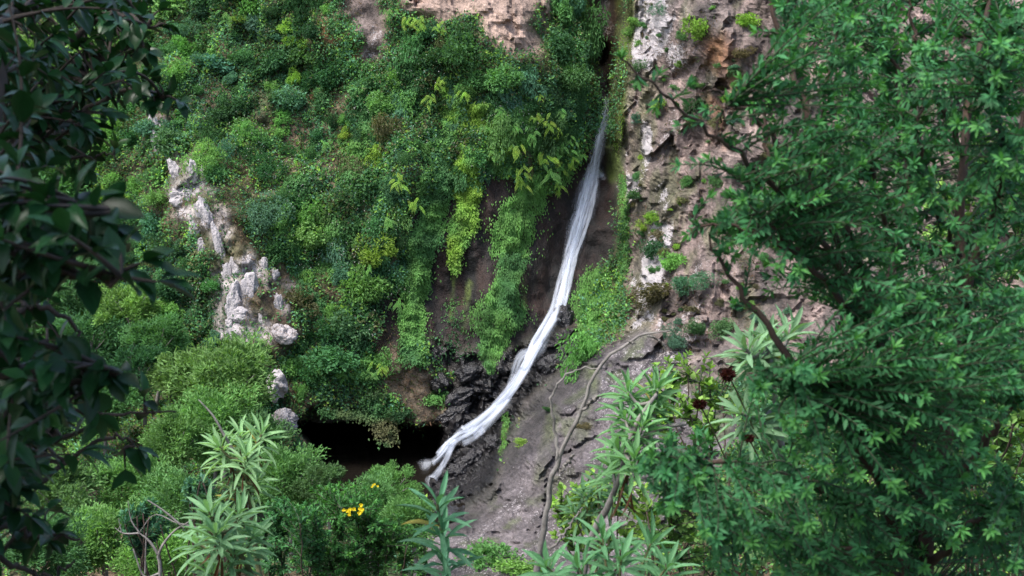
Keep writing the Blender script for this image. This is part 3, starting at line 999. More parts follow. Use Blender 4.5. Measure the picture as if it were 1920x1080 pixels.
LAND = [(338, 368, 'the blocky white stone'), (384, 410, 'the tall white slab of the outcrop'), (470, 545, 'the bulging white rock'), (537, 628, 'the broad pinkish boulder'), (527, 720, 'the rounded grey rock'),
        (545, 784, 'the ledge boulder'), (288, 235, 'the topmost thin white rock'), (675, 70, 'the grey rock strip near the top'), (890, 80, 'the big dense top bush'), (752, 340, 'the tall bright fern'),
        (790, 40, 'the ferns by the pale top rock'), (885, 180, 'the lone hanging fern'), (1000, 290, 'the bright fern bank'), (1135, 210, 'the top of the white fall'), (1052, 90, 'the dark bush at the cleft'),
        (850, 480, 'the pointed creeper tongue'), (780, 640, 'the foot of the long creeper'), (930, 600, 'the bulky fern curtain'), (450, 400, 'the bare patch by the outcrop'), (635, 240, 'the bare reddish strip'),
        (580, 520, 'the bare patch low on the slope'), (790, 730, 'the dry bank over the pool'), (540, 55, 'the round yellow-green top shrub'), (355, 60, 'the pale bluish top-left bush'), (470, 20, 'the bright bush at the top edge'),
        (725, 200, 'the rounded light green bush'), (440, 290, 'the bluish bush over the outcrop'), (500, 400, 'the bluish bush by the bare patch'), (700, 480, 'the yellow-green bush by the creepers'), (315, 190, 'the upper dark leaf tips'),
        (338, 530, 'the lone dark leaf spray'), (430, 715, 'the large feathery tree'), (250, 580, 'the feathery tree on the slope'), (170, 640, 'the green tree at mid left'), (200, 260, 'the light tree at upper left'), (515, 250, 'the bare patch high on the left'),
        (1311, 62, 'the yellow-green cushion'), (1235, 470, 'the dark ledge bush'), (1265, 640, 'the heathery cushion'), (1300, 200, 'the dark bush amid the pinkish rock'), (1240, 280, 'the lichened edge of the buttress')]
USED = set()


def where(head, px, py):
    """A label that says which one: look, then the nearest thing one can find."""
    near = sorted(LAND, key=lambda l: (l[0] - px) ** 2 + (l[1] - py) ** 2)
    for _ in (0,):
        for lx, ly, nm in near[:8]:
            ddx, ddy = px - lx, py - ly
            dist = math.hypot(ddx, ddy)
            if dist < 16:
                rel = 'right beside'
            else:
                h = 'left' if ddx < 0 else 'right'
                v_ = 'above' if ddy < 0 else 'below'
                rel = (h + ' of' if abs(ddx) > 2.2 * abs(ddy) else v_ if abs(ddy) > 2.2 * abs(ddx) else v_ + '-' + h + ' of')
                step = 'just ' if dist < 55 else '' if dist < 110 else 'well '
                rel = step + rel
            lb = f'{head} {rel} {nm}'
            if lb not in USED:
                USED.add(lb)
                return lb
    return lb


def place_shrub(px, py, rpx, key, label=None, group=None, mesh=None, name='shrub', sq=1.0, out=0.18):
    p, n = surf(float(px), float(py), PN)
    r = rpx / FPX * p[1]
    o = link(name, mesh or random.choice(SHRUBS))
    o.location = p + n * r * out
    o.rotation_euler = (rng.normal() * 0.25, rng.normal() * 0.25, rng.random() * 6.28)
    s = r * 1.05
    o.scale = (s * (0.85 + 0.3 * rng.random()), s * (0.85 + 0.3 * rng.random()), s * sq * (0.85 + 0.35 * rng.random()))
    c = tint(key)
    o.color = (c[0], c[1], c[2], 1)
    size = 'small' if rpx < 24 else 'medium-sized' if rpx < 36 else 'large'
    form = 'fine-leaved ' if o.data in FINE else 'coarse-leaved ' if o.data in BIGL else ''
    lb = label or where(f"{size} {TINT[key][0]} {form}{'tuft' if name == 'grass_tuft' else 'shrub'}", px, py)
    return tag(o, lb, 'tuft' if name == 'grass_tuft' else 'shrub', group or 'shrubs on the cliff')


HAND = [
    (872, 108, 52, 'mid', 'big dense green bush hanging below the pale rock at the top', 0.9), (945, 150, 44, 'mid', 'round green bush under the right part of the pale top rock', 0.9),
    (815, 118, 36, 'dark', 'dark bush left of the big dense bush at the top', 0.9), (500, 400, 44, 'blue', 'bluish green bush right of the bare reddish soil patch', 1.0),
    (440, 290, 34, 'blue', 'bluish green bush above the white outcrop', 1.0), (355, 60, 26, 'blue', 'pale bluish bush high at the left beside dark twigs', 1.0),
    (540, 55, 20, 'yel', 'yellow-green round shrub near the top left of the cliff', 1.0), (725, 200, 36, 'light', 'light green rounded bush in the middle of the upper cliff', 0.9),
    (470, 20, 40, 'light', 'bright green bush at the top edge left of centre', 1.0), (700, 480, 40, 'yel', 'yellow-green bush left of the hanging creepers', 1.1),
    (680, 550, 44, 'light', 'light green bushy clump above the dark hollow', 1.2), (660, 620, 50, 'mid', 'green leafy mass above the pool ledge', 1.0),
    (640, 675, 56, 'mid', 'wide green bush right over the pool ledge', 0.8), (600, 640, 48, 'dark', 'dark green bush beside the broad pinkish boulder', 1.0),
    (590, 705, 40, 'mid', 'green shrub between the grey rock and the pool ledge', 0.9), (700, 690, 34, 'light', 'light green shrub at the right end of the pool ledge', 1.0),
    (815, 745, 26, 'light', 'bright fern-green tuft on the black rock left of the cascade', 0.7), (712, 775, 24, 'mid', 'green bush trailing into the pool', 0.8),
    (752, 775, 18, 'dark', 'dark shrub on the bank under the dry grass', 0.7), (1052, 90, 42, 'dark', 'dark bush at the left lip of the waterfall cleft', 1.3),
    (1045, 30, 32, 'mid', 'green bush at the top left of the waterfall cleft', 1.3), (1060, 160, 36, 'mid', 'green bush beside the lower cleft, left of the falling water', 1.2),
    (1311, 62, 34, 'yel', 'yellow-green plant cushion high on the pinkish rock', 1.1), (1400, 40, 26, 'yel', 'pale yellowish plant at the top of the pinkish rock', 0.8),
    (1392, 100, 20, 'olive', 'rusty brown plant on the upper pinkish rock', 0.8), (1235, 470, 34, 'dark', 'dark bush on the ledge of the pinkish rock', 0.9),
    (1270, 500, 28, 'light', 'light green bush on the ledge of the pinkish rock', 0.9), (1300, 530, 34, 'blue', 'greyish grassy cushion on the pinkish rock', 0.8),
    (1265, 640, 24, 'blue', 'grey-green heathery cushion above the slab', 1.1), (1305, 620, 22, 'mid', 'green cushion right of the heathery one', 1.0),
    (1240, 560, 40, 'olive', 'dry brownish tuft below the dark ledge bush', 0.6), (1305, 200, 24, 'dark', 'dark small bush in the middle of the pinkish rock', 1.0),
    (1350, 620, 26, 'mid', 'green bush low on the pinkish rock', 0.9), (1290, 340, 18, 'mid', 'small green tuft on bare pinkish rock', 0.8), (1225, 410, 16, 'yel', 'tiny yellow-green tuft on the pinkish rock', 0.8),
    (1240, 20, 18, 'blue', 'small grey-green tuft near the top of the pinkish rock', 1.2), (1390, 330, 22, 'mid', 'green shrub beside an orange rock patch', 1.0), (1200, 130, 14, 'mid', 'tiny green tuft on the lichened rock edge', 1.4),
    (980, 830, 16, 'yel', 'small bright tuft on the grey slab', 0.5), (1030, 770, 14, 'mid', 'small green tuft in a crack of the grey slab', 0.4), (1090, 800, 18, 'olive', 'olive weed on the grey slab', 0.4),
    (920, 1050, 60, 'light', 'light green bush at the foot of the grey slab', 0.7), (980, 1070, 50, 'light', 'light green shrub under the bare forked branch', 0.7),
]
for x, y, r, k, lb, sq in HAND:
    place_shrub(x, y, r, k, lb, 'shrubs on the cliff', None if k != 'blue' else random.choice(FINE), sq=sq)
taken = [(h[0], h[1], h[2]) for h in HAND]
made = 0
tries = 0
while made < 250 and tries < 60000:
    tries += 1
    x, y = rng.uniform(130, 1100), rng.uniform(-30, 760)
    if x < 130 + 0.0 or gat(VEG, x, y) < 0.5:
        continue
    r = 14 + 32 * rng.random() ** 1.8 + (8 if x < 300 else 0)
    if any((x - a) ** 2 + (y - b) ** 2 < (0.5 * (r + c)) ** 2 for a, b, c in taken):
        continue
    if gat(MSK['top'], x + 0.0, y - 0.8 * r) > 0.3 or gat(MSK['top'], x + 0.8 * r, y) > 0.3 or gat(MSK['strip'], x + 0.7 * r, y) > 0.4 or gat(MSK['strip'], x - 0.7 * r, y) > 0.4 or gat(inpool, x, y + 1.1 * r) > 0.2:
        continue
    taken.append((x, y, r))
    f = fbm(np.array([[x / 110.0, y / 110.0, 3.0]]), 3, 91)[0]
    key = rng.choice(['dark', 'mid', 'blue', 'light', 'yel', 'olive'], p=(np.array([0.30, 0.30, 0.16, 0.12, 0.06, 0.06]) if f < 0 else np.array([0.14, 0.34, 0.18, 0.22, 0.08, 0.04])))
    hang = x > 560 and rng.random() < 0.6
    place_shrub(x, y, r * (0.85 if hang else 1), str(key), mesh=random.choice(HANGING if hang else SHRUBS + SHRUBS + FINE + BIGL), sq=1.7 if hang else 1.0)
    made += 1

for k in range(120):
    while True:
        x, y = rng.uniform(1175, 1480), rng.uniform(-10, 620)
        if gat(MSK['butt'], x, y) > 0.9 and fbm(np.array([[x / 70.0, y / 70.0, 5.0]]), 2, 93)[0] > -0.15:
            break
    place_shrub(x, y, 5 + 14 * rng.random() ** 2, str(rng.choice(['mid', 'olive', 'light', 'blue', 'yel'], p=[0.3, 0.3, 0.15, 0.15, 0.1])), mesh=random.choice(BIGL + SHRUBS), name='grass_tuft', sq=0.8, out=0.2, group='tufts on the pinkish rock')

# low growth that covers the slope: nobody could count it
n = 900000
x, y = rng.uniform(-300, 2000, n), rng.uniform(-150, 1080, n)
v = gat(VEG, x, y)
keep = rng.random(n) < v ** 1.5 * np.where(x < -50, 0.4, 1.0) * np.where(y > 900, 0.5, 1.0)
x, y = x[keep], y[keep]
p, nn = surf(x, y)
n = len(x)
cl = fbm(p * np.array([1.9, 1.9, 0.9]), 3, 95)
keep = rng.random(n) < np.clip(0.85 + 0.7 * cl, 0.2, 1)
p, nn, cl, x, y = p[keep], nn[keep], cl[keep], x[keep], y[keep]
n = len(p)
hgt = np.clip(0.16 + 0.34 * cl, 0.02, 0.6)
p = p + nn * (hgt * rng.random(n))[:, None] + np.array([0, 0, 1.0]) * (0.06 * rng.random(n))[:, None]
pal = np.array([TINT[k][1] for k in ('dark', 'mid', 'blue', 'light', 'yel', 'olive')])
s1, s2 = fbm(p * 0.55, 3, 96), fbm(p * 1.1 + 30, 3, 97)
wgt = np.stack([np.exp(-1.5 * s1), 1.4 + 0 * s1, np.exp(1.8 * s2) * 0.5, np.exp(1.8 * s1) * 0.5, np.exp(2.2 * s1 - 1) * 0.35, np.exp(-2 * s2) * 0.35], -1)
wgt = np.cumsum(wgt / wgt.sum(-1, keepdims=True), -1)
pick = (rng.random(n)[:, None] > wgt).sum(-1).clip(0, 5)
colr = pal[pick] * (0.75 + 0.5 * rng.random((n, 1))) * np.clip(1 + 0.55 * fbm(p * np.array([1.3, 1.3, 0.6]) + 60, 3, 101), 0.45, 1.7)[:, None]
mb = MB()
leaves(mb, p, nn * 0.5 + rnd_dir(n) * 0.9 + np.array([0, 0, 0.25]), np.array([0, 0, 0.7]) + nn * 0.8 + 0.5 * rnd_dir(n), 0.105 * (0.6 + 0.8 * rng.random(n)), 0.062 * (0.6 + 0.8 * rng.random(n)), None, 0.2, 0.15, np.clip(0.38 + 0.32 * rng.random(n), 0, 1), colr)
tag(mb.build('ground_cover', M_LEAFC, smooth=False), 'low green growth covering the steep slope between the shrubs', 'ground cover', kind='stuff')

# dry stalks and dead bracken on the bare patches
n = 60000
x, y = rng.uniform(200, 1420, n), rng.uniform(-40, 800, n)
dryw = sparse * (1 - inpool)
keep = rng.random(n) < np.maximum(gat(dryw, x, y), 0.5 * gat(MSK['butt'] * np.clip(fbm(P0 * 0.9 + 12, 3, 94) * 2, 0, 1), x, y))
x, y = x[keep], y[keep]
p, nn = surf(x, y)
n = len(p)
dc = np.where(rng.random((n, 1)) < 0.6, np.array([[0.16, 0.10, 0.065]]), np.array([[0.10, 0.075, 0.045]])) * (0.6 + 0.8 * rng.random((n, 1)))
gr = rng.random(n) < 0.3
dc[gr] = np.array([0.06, 0.09, 0.03])
mb = MB()
leaves(mb, p + nn * 0.02, nn * 0.6 + rnd_dir(n) + np.array([0, 0, -0.1]), rnd_dir(n), 0.20 * (0.5 + rng.random(n)), 0.022, None, 0.1, 0.3, 0.5, dc)
tag(mb.build('dry_grass', M_LEAFC, smooth=False), 'dry brown stalks and dead fronds on the bare patches of the cliff', 'dry grass', kind='stuff')

# white flower heads in the green
n = 3600
x, y = rng.uniform(330, 1000, n), rng.uniform(60, 660, n)
q, nn = surf(x, y)
w = fbm(q * 0.8 + 70, 3, 98)
keep = (rng.random(n) < np.clip(w * 2.2 - 0.35, 0, 1)) & (gat(VEG, x, y) > 0.6)
q, nn = q[keep], nn[keep]
n = len(q)
mb = MB()
q = q + nn * 0.42 + rnd_dir(n) * 0.12
leaves(mb, q, rnd_dir(n), nn + 0.5 * rnd_dir(n), 0.042, 0.036, None, 0.2, 0.1, 0.5, np.array([[0.45, 0.46, 0.43]]) * (0.7 + 0.3 * rng.random((n, 1))))
tag(mb.build('white_blossom', M_LEAFC, smooth=False), 'tiny white flower heads scattered through the cliff greenery', 'flowers', kind='stuff')


# hanging curtains of creeper over the dark wall
def curtain(label, pts, key, thick=0.35, leafL=0.088, dens=2300, key2=None, fine=False, name='hanging_creeper'):
    """pts: (px, py, width px)."""
    A = np.array(pts, float)
    seg = np.hypot(np.diff(A[:, 0]), np.diff(A[:, 1]))
    area = (seg * (A[:-1, 2] + A[1:, 2]) / 2).sum() * (45.5 / FPX) ** 2
    n = int(area * dens)
    t = np.interp(rng.random(n), np.concatenate([[0], np.cumsum(seg * (A[:-1, 2] + A[1:, 2]))]) / (seg * (A[:-1, 2] + A[1:, 2])).sum(), np.arange(len(A)))
    u = rng.uniform(-1, 1, n)
    u = np.where(rng.random(n) < 0.93, 0.52 * np.sign(u) * np.abs(u) ** 1.25, np.clip(rng.normal(size=n) * 0.42, -0.9, 0.9))
    cx, cy, w = (np.interp(t, np.arange(len(A)), A[:, k]) for k in range(3))
    wv = 1 + 0.45 * fbm(np.stack([cx / 30, cy / 30, 0 * cx + len(label)], -1), 3, 33)
    x = cx + u * w * wv + rng.normal(size=n) * 2
    y = cy + rng.normal(size=n) * 5
    p, nn = surf(x, y, PN)
    lump = np.clip(0.55 + 0.6 * fbm(p * 1.9 + len(label), 3, 34), 0.05, 1.3)
    h = thick * lump * np.sqrt(np.clip(1 - (u / 0.56) ** 2, 0.06, 1))
    p = p + np.array([0, -0.9, 0.25]) * (h * (0.35 + 0.65 * rng.random(n) ** 0.5))[:, None]
    down = np.array([0, -0.35, -0.8])
    d = nrm(down + 0.75 * rnd_dir(n)) if not fine else nrm(down * 1.3 + 0.55 * rnd_dir(n))
    val = np.clip(0.32 + 0.42 * np.clip(0.5 + 0.6 * fbm(p * 3.0, 2, 35), 0, 1) + 0.22 * (rng.random(n) - 0.5), 0, 1)
    c1, c2 = np.array(TINT[key][1]), np.array(TINT[key2 or key][1])
    m = np.clip(0.5 + 0.9 * fbm(p * 0.9 + 8, 2, 36), 0, 1)[:, None]
    mb = MB()
    leaves(mb, p, d, np.array([0, -0.8, 0.6]) + 0.5 * rnd_dir(n), leafL * (0.6 + 0.8 * rng.random(n)), leafL * (0.42 if fine else 0.62) * (0.7 + 0.6 * rng.random(n)), None, 0.2, 0.2, val, c1 * m + c2 * (1 - m))
    mid = surf(float(A[len(A) // 2, 0]), float(A[len(A) // 2, 1]))[0]
    ob = mb.build(name, M_LEAFC, smooth=False)
    ob.data.transform(Matrix.Translation(-Vector(mid)))
    ob.location = mid
    return tag(ob, label, 'creeper', 'curtains of creeper over the wet wall')


curtain('long green creeper at the left edge of the wet wall, hanging to the dry bank', [(850, 250, 70), (820, 340, 50), (812, 400, 46), (790, 470, 56), (780, 540, 50), (772, 610, 46), (778, 680, 40)], 'mid', key2='light', thick=0.5)
curtain('yellow-green creeper tongue with a pointed end in the middle of the wet wall', [(850, 150, 44), (850, 230, 54), (878, 320, 60), (878, 380, 46), (866, 430, 40), (852, 480, 30), (856, 510, 10)], 'yel', key2='light', thick=0.45)
curtain('wide light green creeper sweeping down from the ferns towards the waterfall', [(1070, 290, 50), (1030, 330, 66), (990, 370, 70), (965, 420, 60), (955, 480, 52)], 'light', thick=0.55, fine=True)
curtain('bulky green fern curtain hanging right over the black stream rocks', [(965, 480, 40), (950, 530, 56), (935, 580, 74), (928, 630, 66), (918, 670, 36), (920, 695, 12)], 'light', key2='mid', thick=0.7, fine=True)
curtain('bright green fern cushion right of the waterfall above the slab', [(1120, 505, 24), (1112, 540, 50), (1108, 580, 58), (1112, 620, 56), (1112, 655, 34)], 'light', thick=0.5, fine=True)
curtain('narrow green mossy growth along the right rim of the wet wall', [(1166, 330, 12), (1170, 400, 14), (1168, 470, 16), (1160, 560, 22), (1155, 620, 24)], 'light', key2='mid', thick=0.2, leafL=0.06)
curtain('dark leafy creeper left of the long green creeper', [(735, 330, 50), (728, 420, 50), (708, 500, 46), (690, 580, 40), (672, 650, 40)], 'mid', key2='dark', thick=0.55, leafL=0.09, dens=900)
curtain('pale creeper mat on the slope above the wet wall', [(900, 200, 90), (900, 260, 90), (930, 320, 60)], 'mid', key2='yel', thick=0.4)
curtain('sparse bright weeds on the dark rock below the pointed creeper', [(850, 560, 40), (850, 620, 60), (845, 680, 60)], 'light', key2='dark', thick=0.2, dens=160)
curtain('trailing green growth on the left side of the waterfall cleft', [(1055, -60, 56), (1062, 40, 52), (1072, 130, 40), (1086, 200, 26), (1074, 260, 36)], 'mid', key2='dark', thick=0.4)
curtain('thin moss strip on the right side of the waterfall cleft', [(1182, -60, 22), (1178, 40, 24), (1168, 120, 30), (1157, 200, 26), (1157, 280, 14)], 'yel', key2='olive', thick=0.15, leafL=0.045, dens=1500)
curtain('slim moss strip on the left side of the waterfall cleft', [(1088, -60, 18), (1092, 40, 18), (1102, 120, 16), (1113, 190, 10)], 'yel', key2='olive', thick=0.12, leafL=0.045, dens=1500)
curtain('leafy green sweep down the middle of the slope', [(690, 120, 60), (680, 220, 60), (660, 330, 56), (640, 430, 60), (620, 520, 50)], 'mid', key2='light', thick=0.45, leafL=0.1, dens=1100)
curtain('leafy bluish sweep right of the bare reddish strip', [(760, 110, 60), (750, 210, 60), (740, 300, 40)], 'blue', key2='mid', thick=0.45, leafL=0.1, dens=1100)
curtain('bright green sweep over the slope right of the outcrop', [(560, 330, 50), (540, 420, 60), (560, 500, 50), (590, 590, 50)], 'light', key2='mid', thick=0.4, leafL=0.1, dens=1000)
curtain('tall narrow grass tongue on the left rim of the grey slab', [(950, 778, 8), (946, 815, 12), (938, 850, 8)], 'light', thick=0.15, fine=True)
curtain('green growth on the lip above the hanging ferns', [(960, 200, 120), (1000, 250, 120), (1040, 290, 70)], 'mid', key2='light', thick=0.4)
curtain('leafy green mantle over the pool ledge', [(560, 675, 60), (620, 700, 90), (690, 705, 60)], 'mid', key2='light', thick=0.4)
curtain('twiggy green growth drooping into the pool from the ledge', [(700, 735, 60), (718, 785, 56), (728, 830, 34)], 'mid', key2='olive', thick=0.4, dens=900)
curtain('ragged green fringe hanging over the pool from the middle of the ledge', [(600, 770, 14), (640, 775, 18), (680, 780, 30)], 'mid', key2='olive', thick=0.25, dens=1200)


# ferns with bright fronds
def frond_mesh(seed, pairs=15):
    g = np.random.default_rng(seed)
    mb = MB()
    t = np.linspace(0.10, 0.97, pairs)
    y = t
    z = 0.32 * np.sin(t * 1.9) - 0.45 * t ** 2.2
    c = np.stack([0.05 * np.sin(t * 3 + seed), y, z], -1)
    w = 0.15 * np.sin(np.clip(t * 1.05 + 0.12, 0, 1) * np.pi) ** 0.8 + 0.02
    for s in (-1, 1):
        d = np.stack([s * np.ones(pairs), 0.55 * np.ones(pairs), -0.25 + 0.15 * g.normal(size=pairs)], -1)
        leaves(mb, c, d, np.tile([0, 0, 1.0], (pairs, 1)), w * (0.9 + 0.2 * g.random(pairs)), 0.05, None, 0.1, 0.15, 0.45 + 0.3 * g.random(pairs))
    tube(mb, np.vstack([[0, 0, 0], c]), 0.008, 3, 0.3)
    return mb.data('frond', M_LEAF, False)


FRONDS = [frond_mesh(k) for k in range(4)]


def fern(px, py, size_px, nf, key, label, group='bright ferns on the cliff'):
    size_px *= 0.74
    p, n = surf(float(px), float(py))
    r = size_px / FPX * p[1]
    root = thing('fern', label, 'fern', p + n * 0.45, group)
    for k in range(nf):
        o = link('frond', random.choice(FRONDS), root)
        a = -math.pi / 2 + (k / max(nf - 1, 1) - 0.5) * 4.2 + rng.normal() * 0.25
        d = Vector((0.55 * math.cos(a), -0.5, -0.85 + 0.5 * rng.random()))
        o.matrix_local = frame_matrix((0.30 * r * rng.normal(), 0, 0.30 * r * rng.normal()), d, (0, -0.9, 0.6), r * (0.75 + 0.5 * rng.random()), r)
        c = tint(key, 0.25)
        o.color = (c[0], c[1], c[2], 1)


FERNS = [(752, 340, 34, 'yel', 'tall bright fern left of the hanging creepers'), (765, 375, 30, 'yel', 'bright fern just under the tall bright one'), (735, 405, 28, 'light', 'light fern below the pair of bright ferns'),
         (770, 35, 28, 'yel', 'bright fern left of the pale top rock'), (805, 45, 30, 'yel', 'bright fern touching the pale top rock'), (745, 25, 22, 'light', 'small fern at the top, left of the bright pair'), (835, 55, 24, 'yel', 'yellowish fern beside the big dense bush'),
         (815, 170, 26, 'yel', 'yellowish fern below the big dense bush'), (830, 150, 24, 'yel', 'small yellowish fern on the upper creeper'), (885, 180, 26, 'yel', 'lone fern with long hanging fronds under the top bushes'), (875, 165, 20, 'light', 'small fern over the lone hanging fern'),
         (960, 270, 30, 'yel', 'leftmost fern of the bright fern bank'), (985, 250, 30, 'light', 'fern in the upper row of the bright bank'), (1010, 230, 30, 'yel', 'fern at the top of the bright bank'), (1045, 210, 28, 'light', 'fern near the cleft at the top of the bank'),
         (1000, 290, 34, 'yel', 'large fern in the middle of the bright bank'), (1035, 270, 30, 'light', 'fern right of the middle of the bright bank'), (1055, 250, 24, 'light', 'fern close left of the falling water'), (975, 310, 30, 'yel', 'fern at the lower left of the bright bank'),
         (1015, 320, 34, 'light', 'fern low in the bright bank'), (1050, 305, 28, 'yel', 'fern low at the right of the bright bank'), (1070, 285, 24, 'light', 'small fern at the right end of the bright bank'), (955, 240, 24, 'light', 'small fern over the left of the bright bank'),
         (970, 335, 26, 'yel', 'fern under the left end of the bright bank'), (1025, 345, 28, 'yel', 'lowest fern of the bright bank over the light green creeper'), (1030, 245, 26, 'yel', 'fern wedged between the upper ferns of the bright bank'), (990, 215, 22, 'yel', 'fern peeking over the top left of the bright bank'), (930, 280, 24, 'light', 'fern a step left of the bright bank'), (915, 240, 22, 'light', 'small fern amid the pale creeper mat'),
         (690, 500, 26, 'light', 'fern on the slope left of the creepers'), (730, 570, 28, 'light', 'fern at the edge of the dark hollow'), (715, 690, 26, 'yel', 'yellowish fern above the pool at the dry bank'), (690, 700, 24, 'light', 'light fern beside the dry bank'),
         (440, 35, 26, 'light', 'light fern near the top left bush'), (620, 280, 22, 'light', 'small fern on the reddish soil'), (590, 700, 22, 'light', 'fern over the left of the pool ledge'), (640, 700, 26, 'light', 'fern hanging over the pool ledge'),
         (1000, 175, 14, 'yel', 'small yellow flowering fern by the cleft'), (830, 745, 18, 'light', 'fern on the black bank rock'), (945, 215, 22, 'light', 'fern above the left of the bright bank')]
for x, y, s, k, lb in FERNS:
    fern(x, y, s, 9, k, lb)


# ------------------------------------------------------------------ feathery trees in the valley
def crown_mesh(seed, n=7200):
    g = np.random.default_rng(seed)
    lobes = 16
    ld = nrm(g.normal(size=(lobes, 3)) + np.array([0, 0, 0.35]))
    lc = ld * (0.30 + 0.5 * g.random((lobes, 1))) * np.array([1, 1, 0.85])
    lr = 0.20 + 0.20 * g.random(lobes)
    w = g.integers(0, lobes, n)
    d = nrm(g.normal(size=(n, 3)))
    p = lc[w] + d * (lr[w] * (0.35 + 0.75 * g.random(n) ** 0.7))[:, None]
    p = p + 0.10 * np.stack([fbm(p * 4, 2, seed + 1), fbm(p * 4 + 9, 2, seed + 2), fbm(p * 4 + 19, 2, seed + 3)], -1)
    tu = np.clip(0.5 + 0.6 * fbm(p * 4.2, 2, seed + 5), 0, 1)
    val = np.clip(0.22 + 0.5 * tu + 0.2 * (g.random(n) - 0.5), 0, 1)
    mb = MB()
    leaves(mb, p, nrm(p) * 0.6 + 0.7 * nrm(g.normal(size=(n, 3))) + np.array([0, 0, 0.35]), np.array([0, 0, 0.6]) + nrm(p) * 0.6 + 0.6 * g.normal(size=(n, 3)), 0.10 * (0.6 + 0.8 * g.random(n)), 0.038, None, 0.2, 0.1, val)
    return mb.data('crown', M_LEAF, False)


CROWNS = [crown_mesh(200 + k) for k in range(5)]


def heath_tree(px, py, rpx, Y, key, label, sq=1.0):
    c = at(px, py, Y)
    r = rpx / FPX * Y
    gz = float(np.clip(c.z - 2.2 * r, -0.3, 50))
    g0 = Vector((c.x + rng.normal() * 0.2 * r, c.y + 0.15 * r, gz))
    root = thing('feathery_tree', label, 'tree', g0, 'feathery trees in the valley')
    mb = MB()
    tube(mb, smooth_path([g0, g0.lerp(c, 0.5) + Vector((0.1 * r, 0, 0)), c], 7), np.linspace(0.07, 0.03, 7) * r ** 0.5, 6, 0.5, 0.2)
    for k in range(6):
        e = c + Vector((math.cos(k * 1.05 + rng.random()), math.sin(k * 1.05), 0.2 + 0.6 * rng.random())) * r * 0.7
        tube(mb, smooth_path([g0.lerp(c, 0.55 + 0.06 * k), (g0.lerp(c, 0.7) + e) / 2 + Vector((0, 0, 0.1 * r)), e], 5), np.linspace(0.03, 0.008, 5) * r ** 0.5, 4)
    mb.build('trunk', M_BARK, root)
    o = link('crown', random.choice(CROWNS), root)
    o.location = c - g0
    o.scale = (r * 1.3, r * 1.3, r * 1.3 * sq)
    o.rotation_euler = (0, 0, rng.random() * 6.28)
    cc = tint(key, 0.12)
    o.color = (cc[0], cc[1], cc[2], 1)


FEATHER = (0.150, 0.295, 0.085)
TINT['feather'] = ('soft green', FEATHER)
TINT['featherd'] = ('dull green', (0.105, 0.225, 0.078))
for x, y, r, Y, k, sq, lb in (
        (430, 715, 92, 39.5, 'feather', 0.85, 'large soft green feathery tree left of the grey rocks above the pool'),
        (345, 705, 56, 40.5, 'feather', 0.9, 'feathery tree at the left flank of the large soft green one'),
        (300, 640, 60, 42.5, 'featherd', 0.8, 'dull green feathery tree at the foot of the slope left of the outcrop'),
        (250, 580, 60, 44, 'feather', 0.8, 'feathery tree on the slope below the dark branch tips'),
        (468, 830, 66, 37.5, 'featherd', 0.9, 'feathery tree between the pale long-leaved plant and the pool'),
        (400, 800, 78, 37.5, 'feather', 0.9, 'feathery tree behind the top of the pale long-leaved plant'),
        (335, 830, 66, 36.5, 'feather', 0.9, 'feathery tree left of the pale long-leaved plant'),
        (260, 690, 52, 41, 'dark', 0.9, 'dark tree on the slope behind the twig tips'),
        (170, 640, 66, 44, 'mid', 0.9, 'green tree deep behind the dark leaves at mid left'),
        (120, 540, 70, 46, 'mid', 0.9, 'green tree half hidden by the dark leaves, upper of two'),
        (190, 760, 70, 40, 'mid', 0.9, 'green tree seen through the lower dark branches'),
        (255, 920, 80, 33, 'feather', 0.85, 'feathery tree low at left beside the grey twigs'),
        (330, 950, 70, 32, 'featherd', 0.9, 'feathery tree behind the grey bare twigs'),
        (190, 1010, 90, 30, 'feather', 0.8, 'feathery tree at the bottom left under the dark branches'),
        (110, 930, 80, 32, 'featherd', 0.9, 'feathery tree at the left edge near the bottom'),
        (80, 1040, 90, 28, 'mid', 0.8, 'green tree in the bottom left corner'),
        (300, 1050, 80, 27, 'feather', 0.8, 'feathery tree at the bottom below the grey twigs'),
        (530, 900, 70, 35, 'featherd', 0.9, 'feathery tree in front of the left part of the pool'),
        (600, 905, 44, 34.5, 'featherd', 0.9, 'small feathery tree at the near rim of the pool'),
        (735, 915, 48, 34, 'feather', 0.9, 'feathery tree top near the landing of the waterfall'),
        (690, 950, 60, 31, 'featherd', 0.9, 'feathery tree behind the yellow flowers'),
        (770, 985, 60, 30, 'featherd', 0.9, 'feathery tree behind the single long-leaved shoot'),
        (30, 640, 80, 45, 'mid', 0.9, 'green tree at the far left edge behind dark leaves'),
        (40, 800, 80, 38, 'dark', 0.9, 'dark tree at the far left edge lower down'),
        (60, 380, 90, 49, 'mid', 0.9, 'pale tree crown glimpsed through the dark leaves at left'),
        (90, 130, 90, 52, 'light', 0.9, 'bright tree crown glimpsed through the upper dark twigs'),
        (170, 420, 60, 48, 'mid', 0.9, 'tree on the far slope beside the big dark leaves'),
        (200, 260, 50, 49.5, 'light', 0.9, 'light tree on the far slope beside the upper dark twigs')):
    heath_tree(x, y, r, Y, k, lb, sq)

# ------------------------------------------------------------------ plants near the camera
def leaf_proto(name, st, mat, fold, curl):
    out = []
    for k in range(3):
        mb = MB()
        leaves(mb, [(0, 0, 0)], [(0, 1, 0)], [(0, 0, 1)], 1.0, 1.0, st, 0.0, curl * (0.5 + 0.6 * k), 0.5)
        v = mb.v[0]
        v[:, 2] += np.abs(v[:, 0]) * fold          # the two halves of the blade fold up along the midrib
        out.append(mb.data(name, mat, True))
    return out


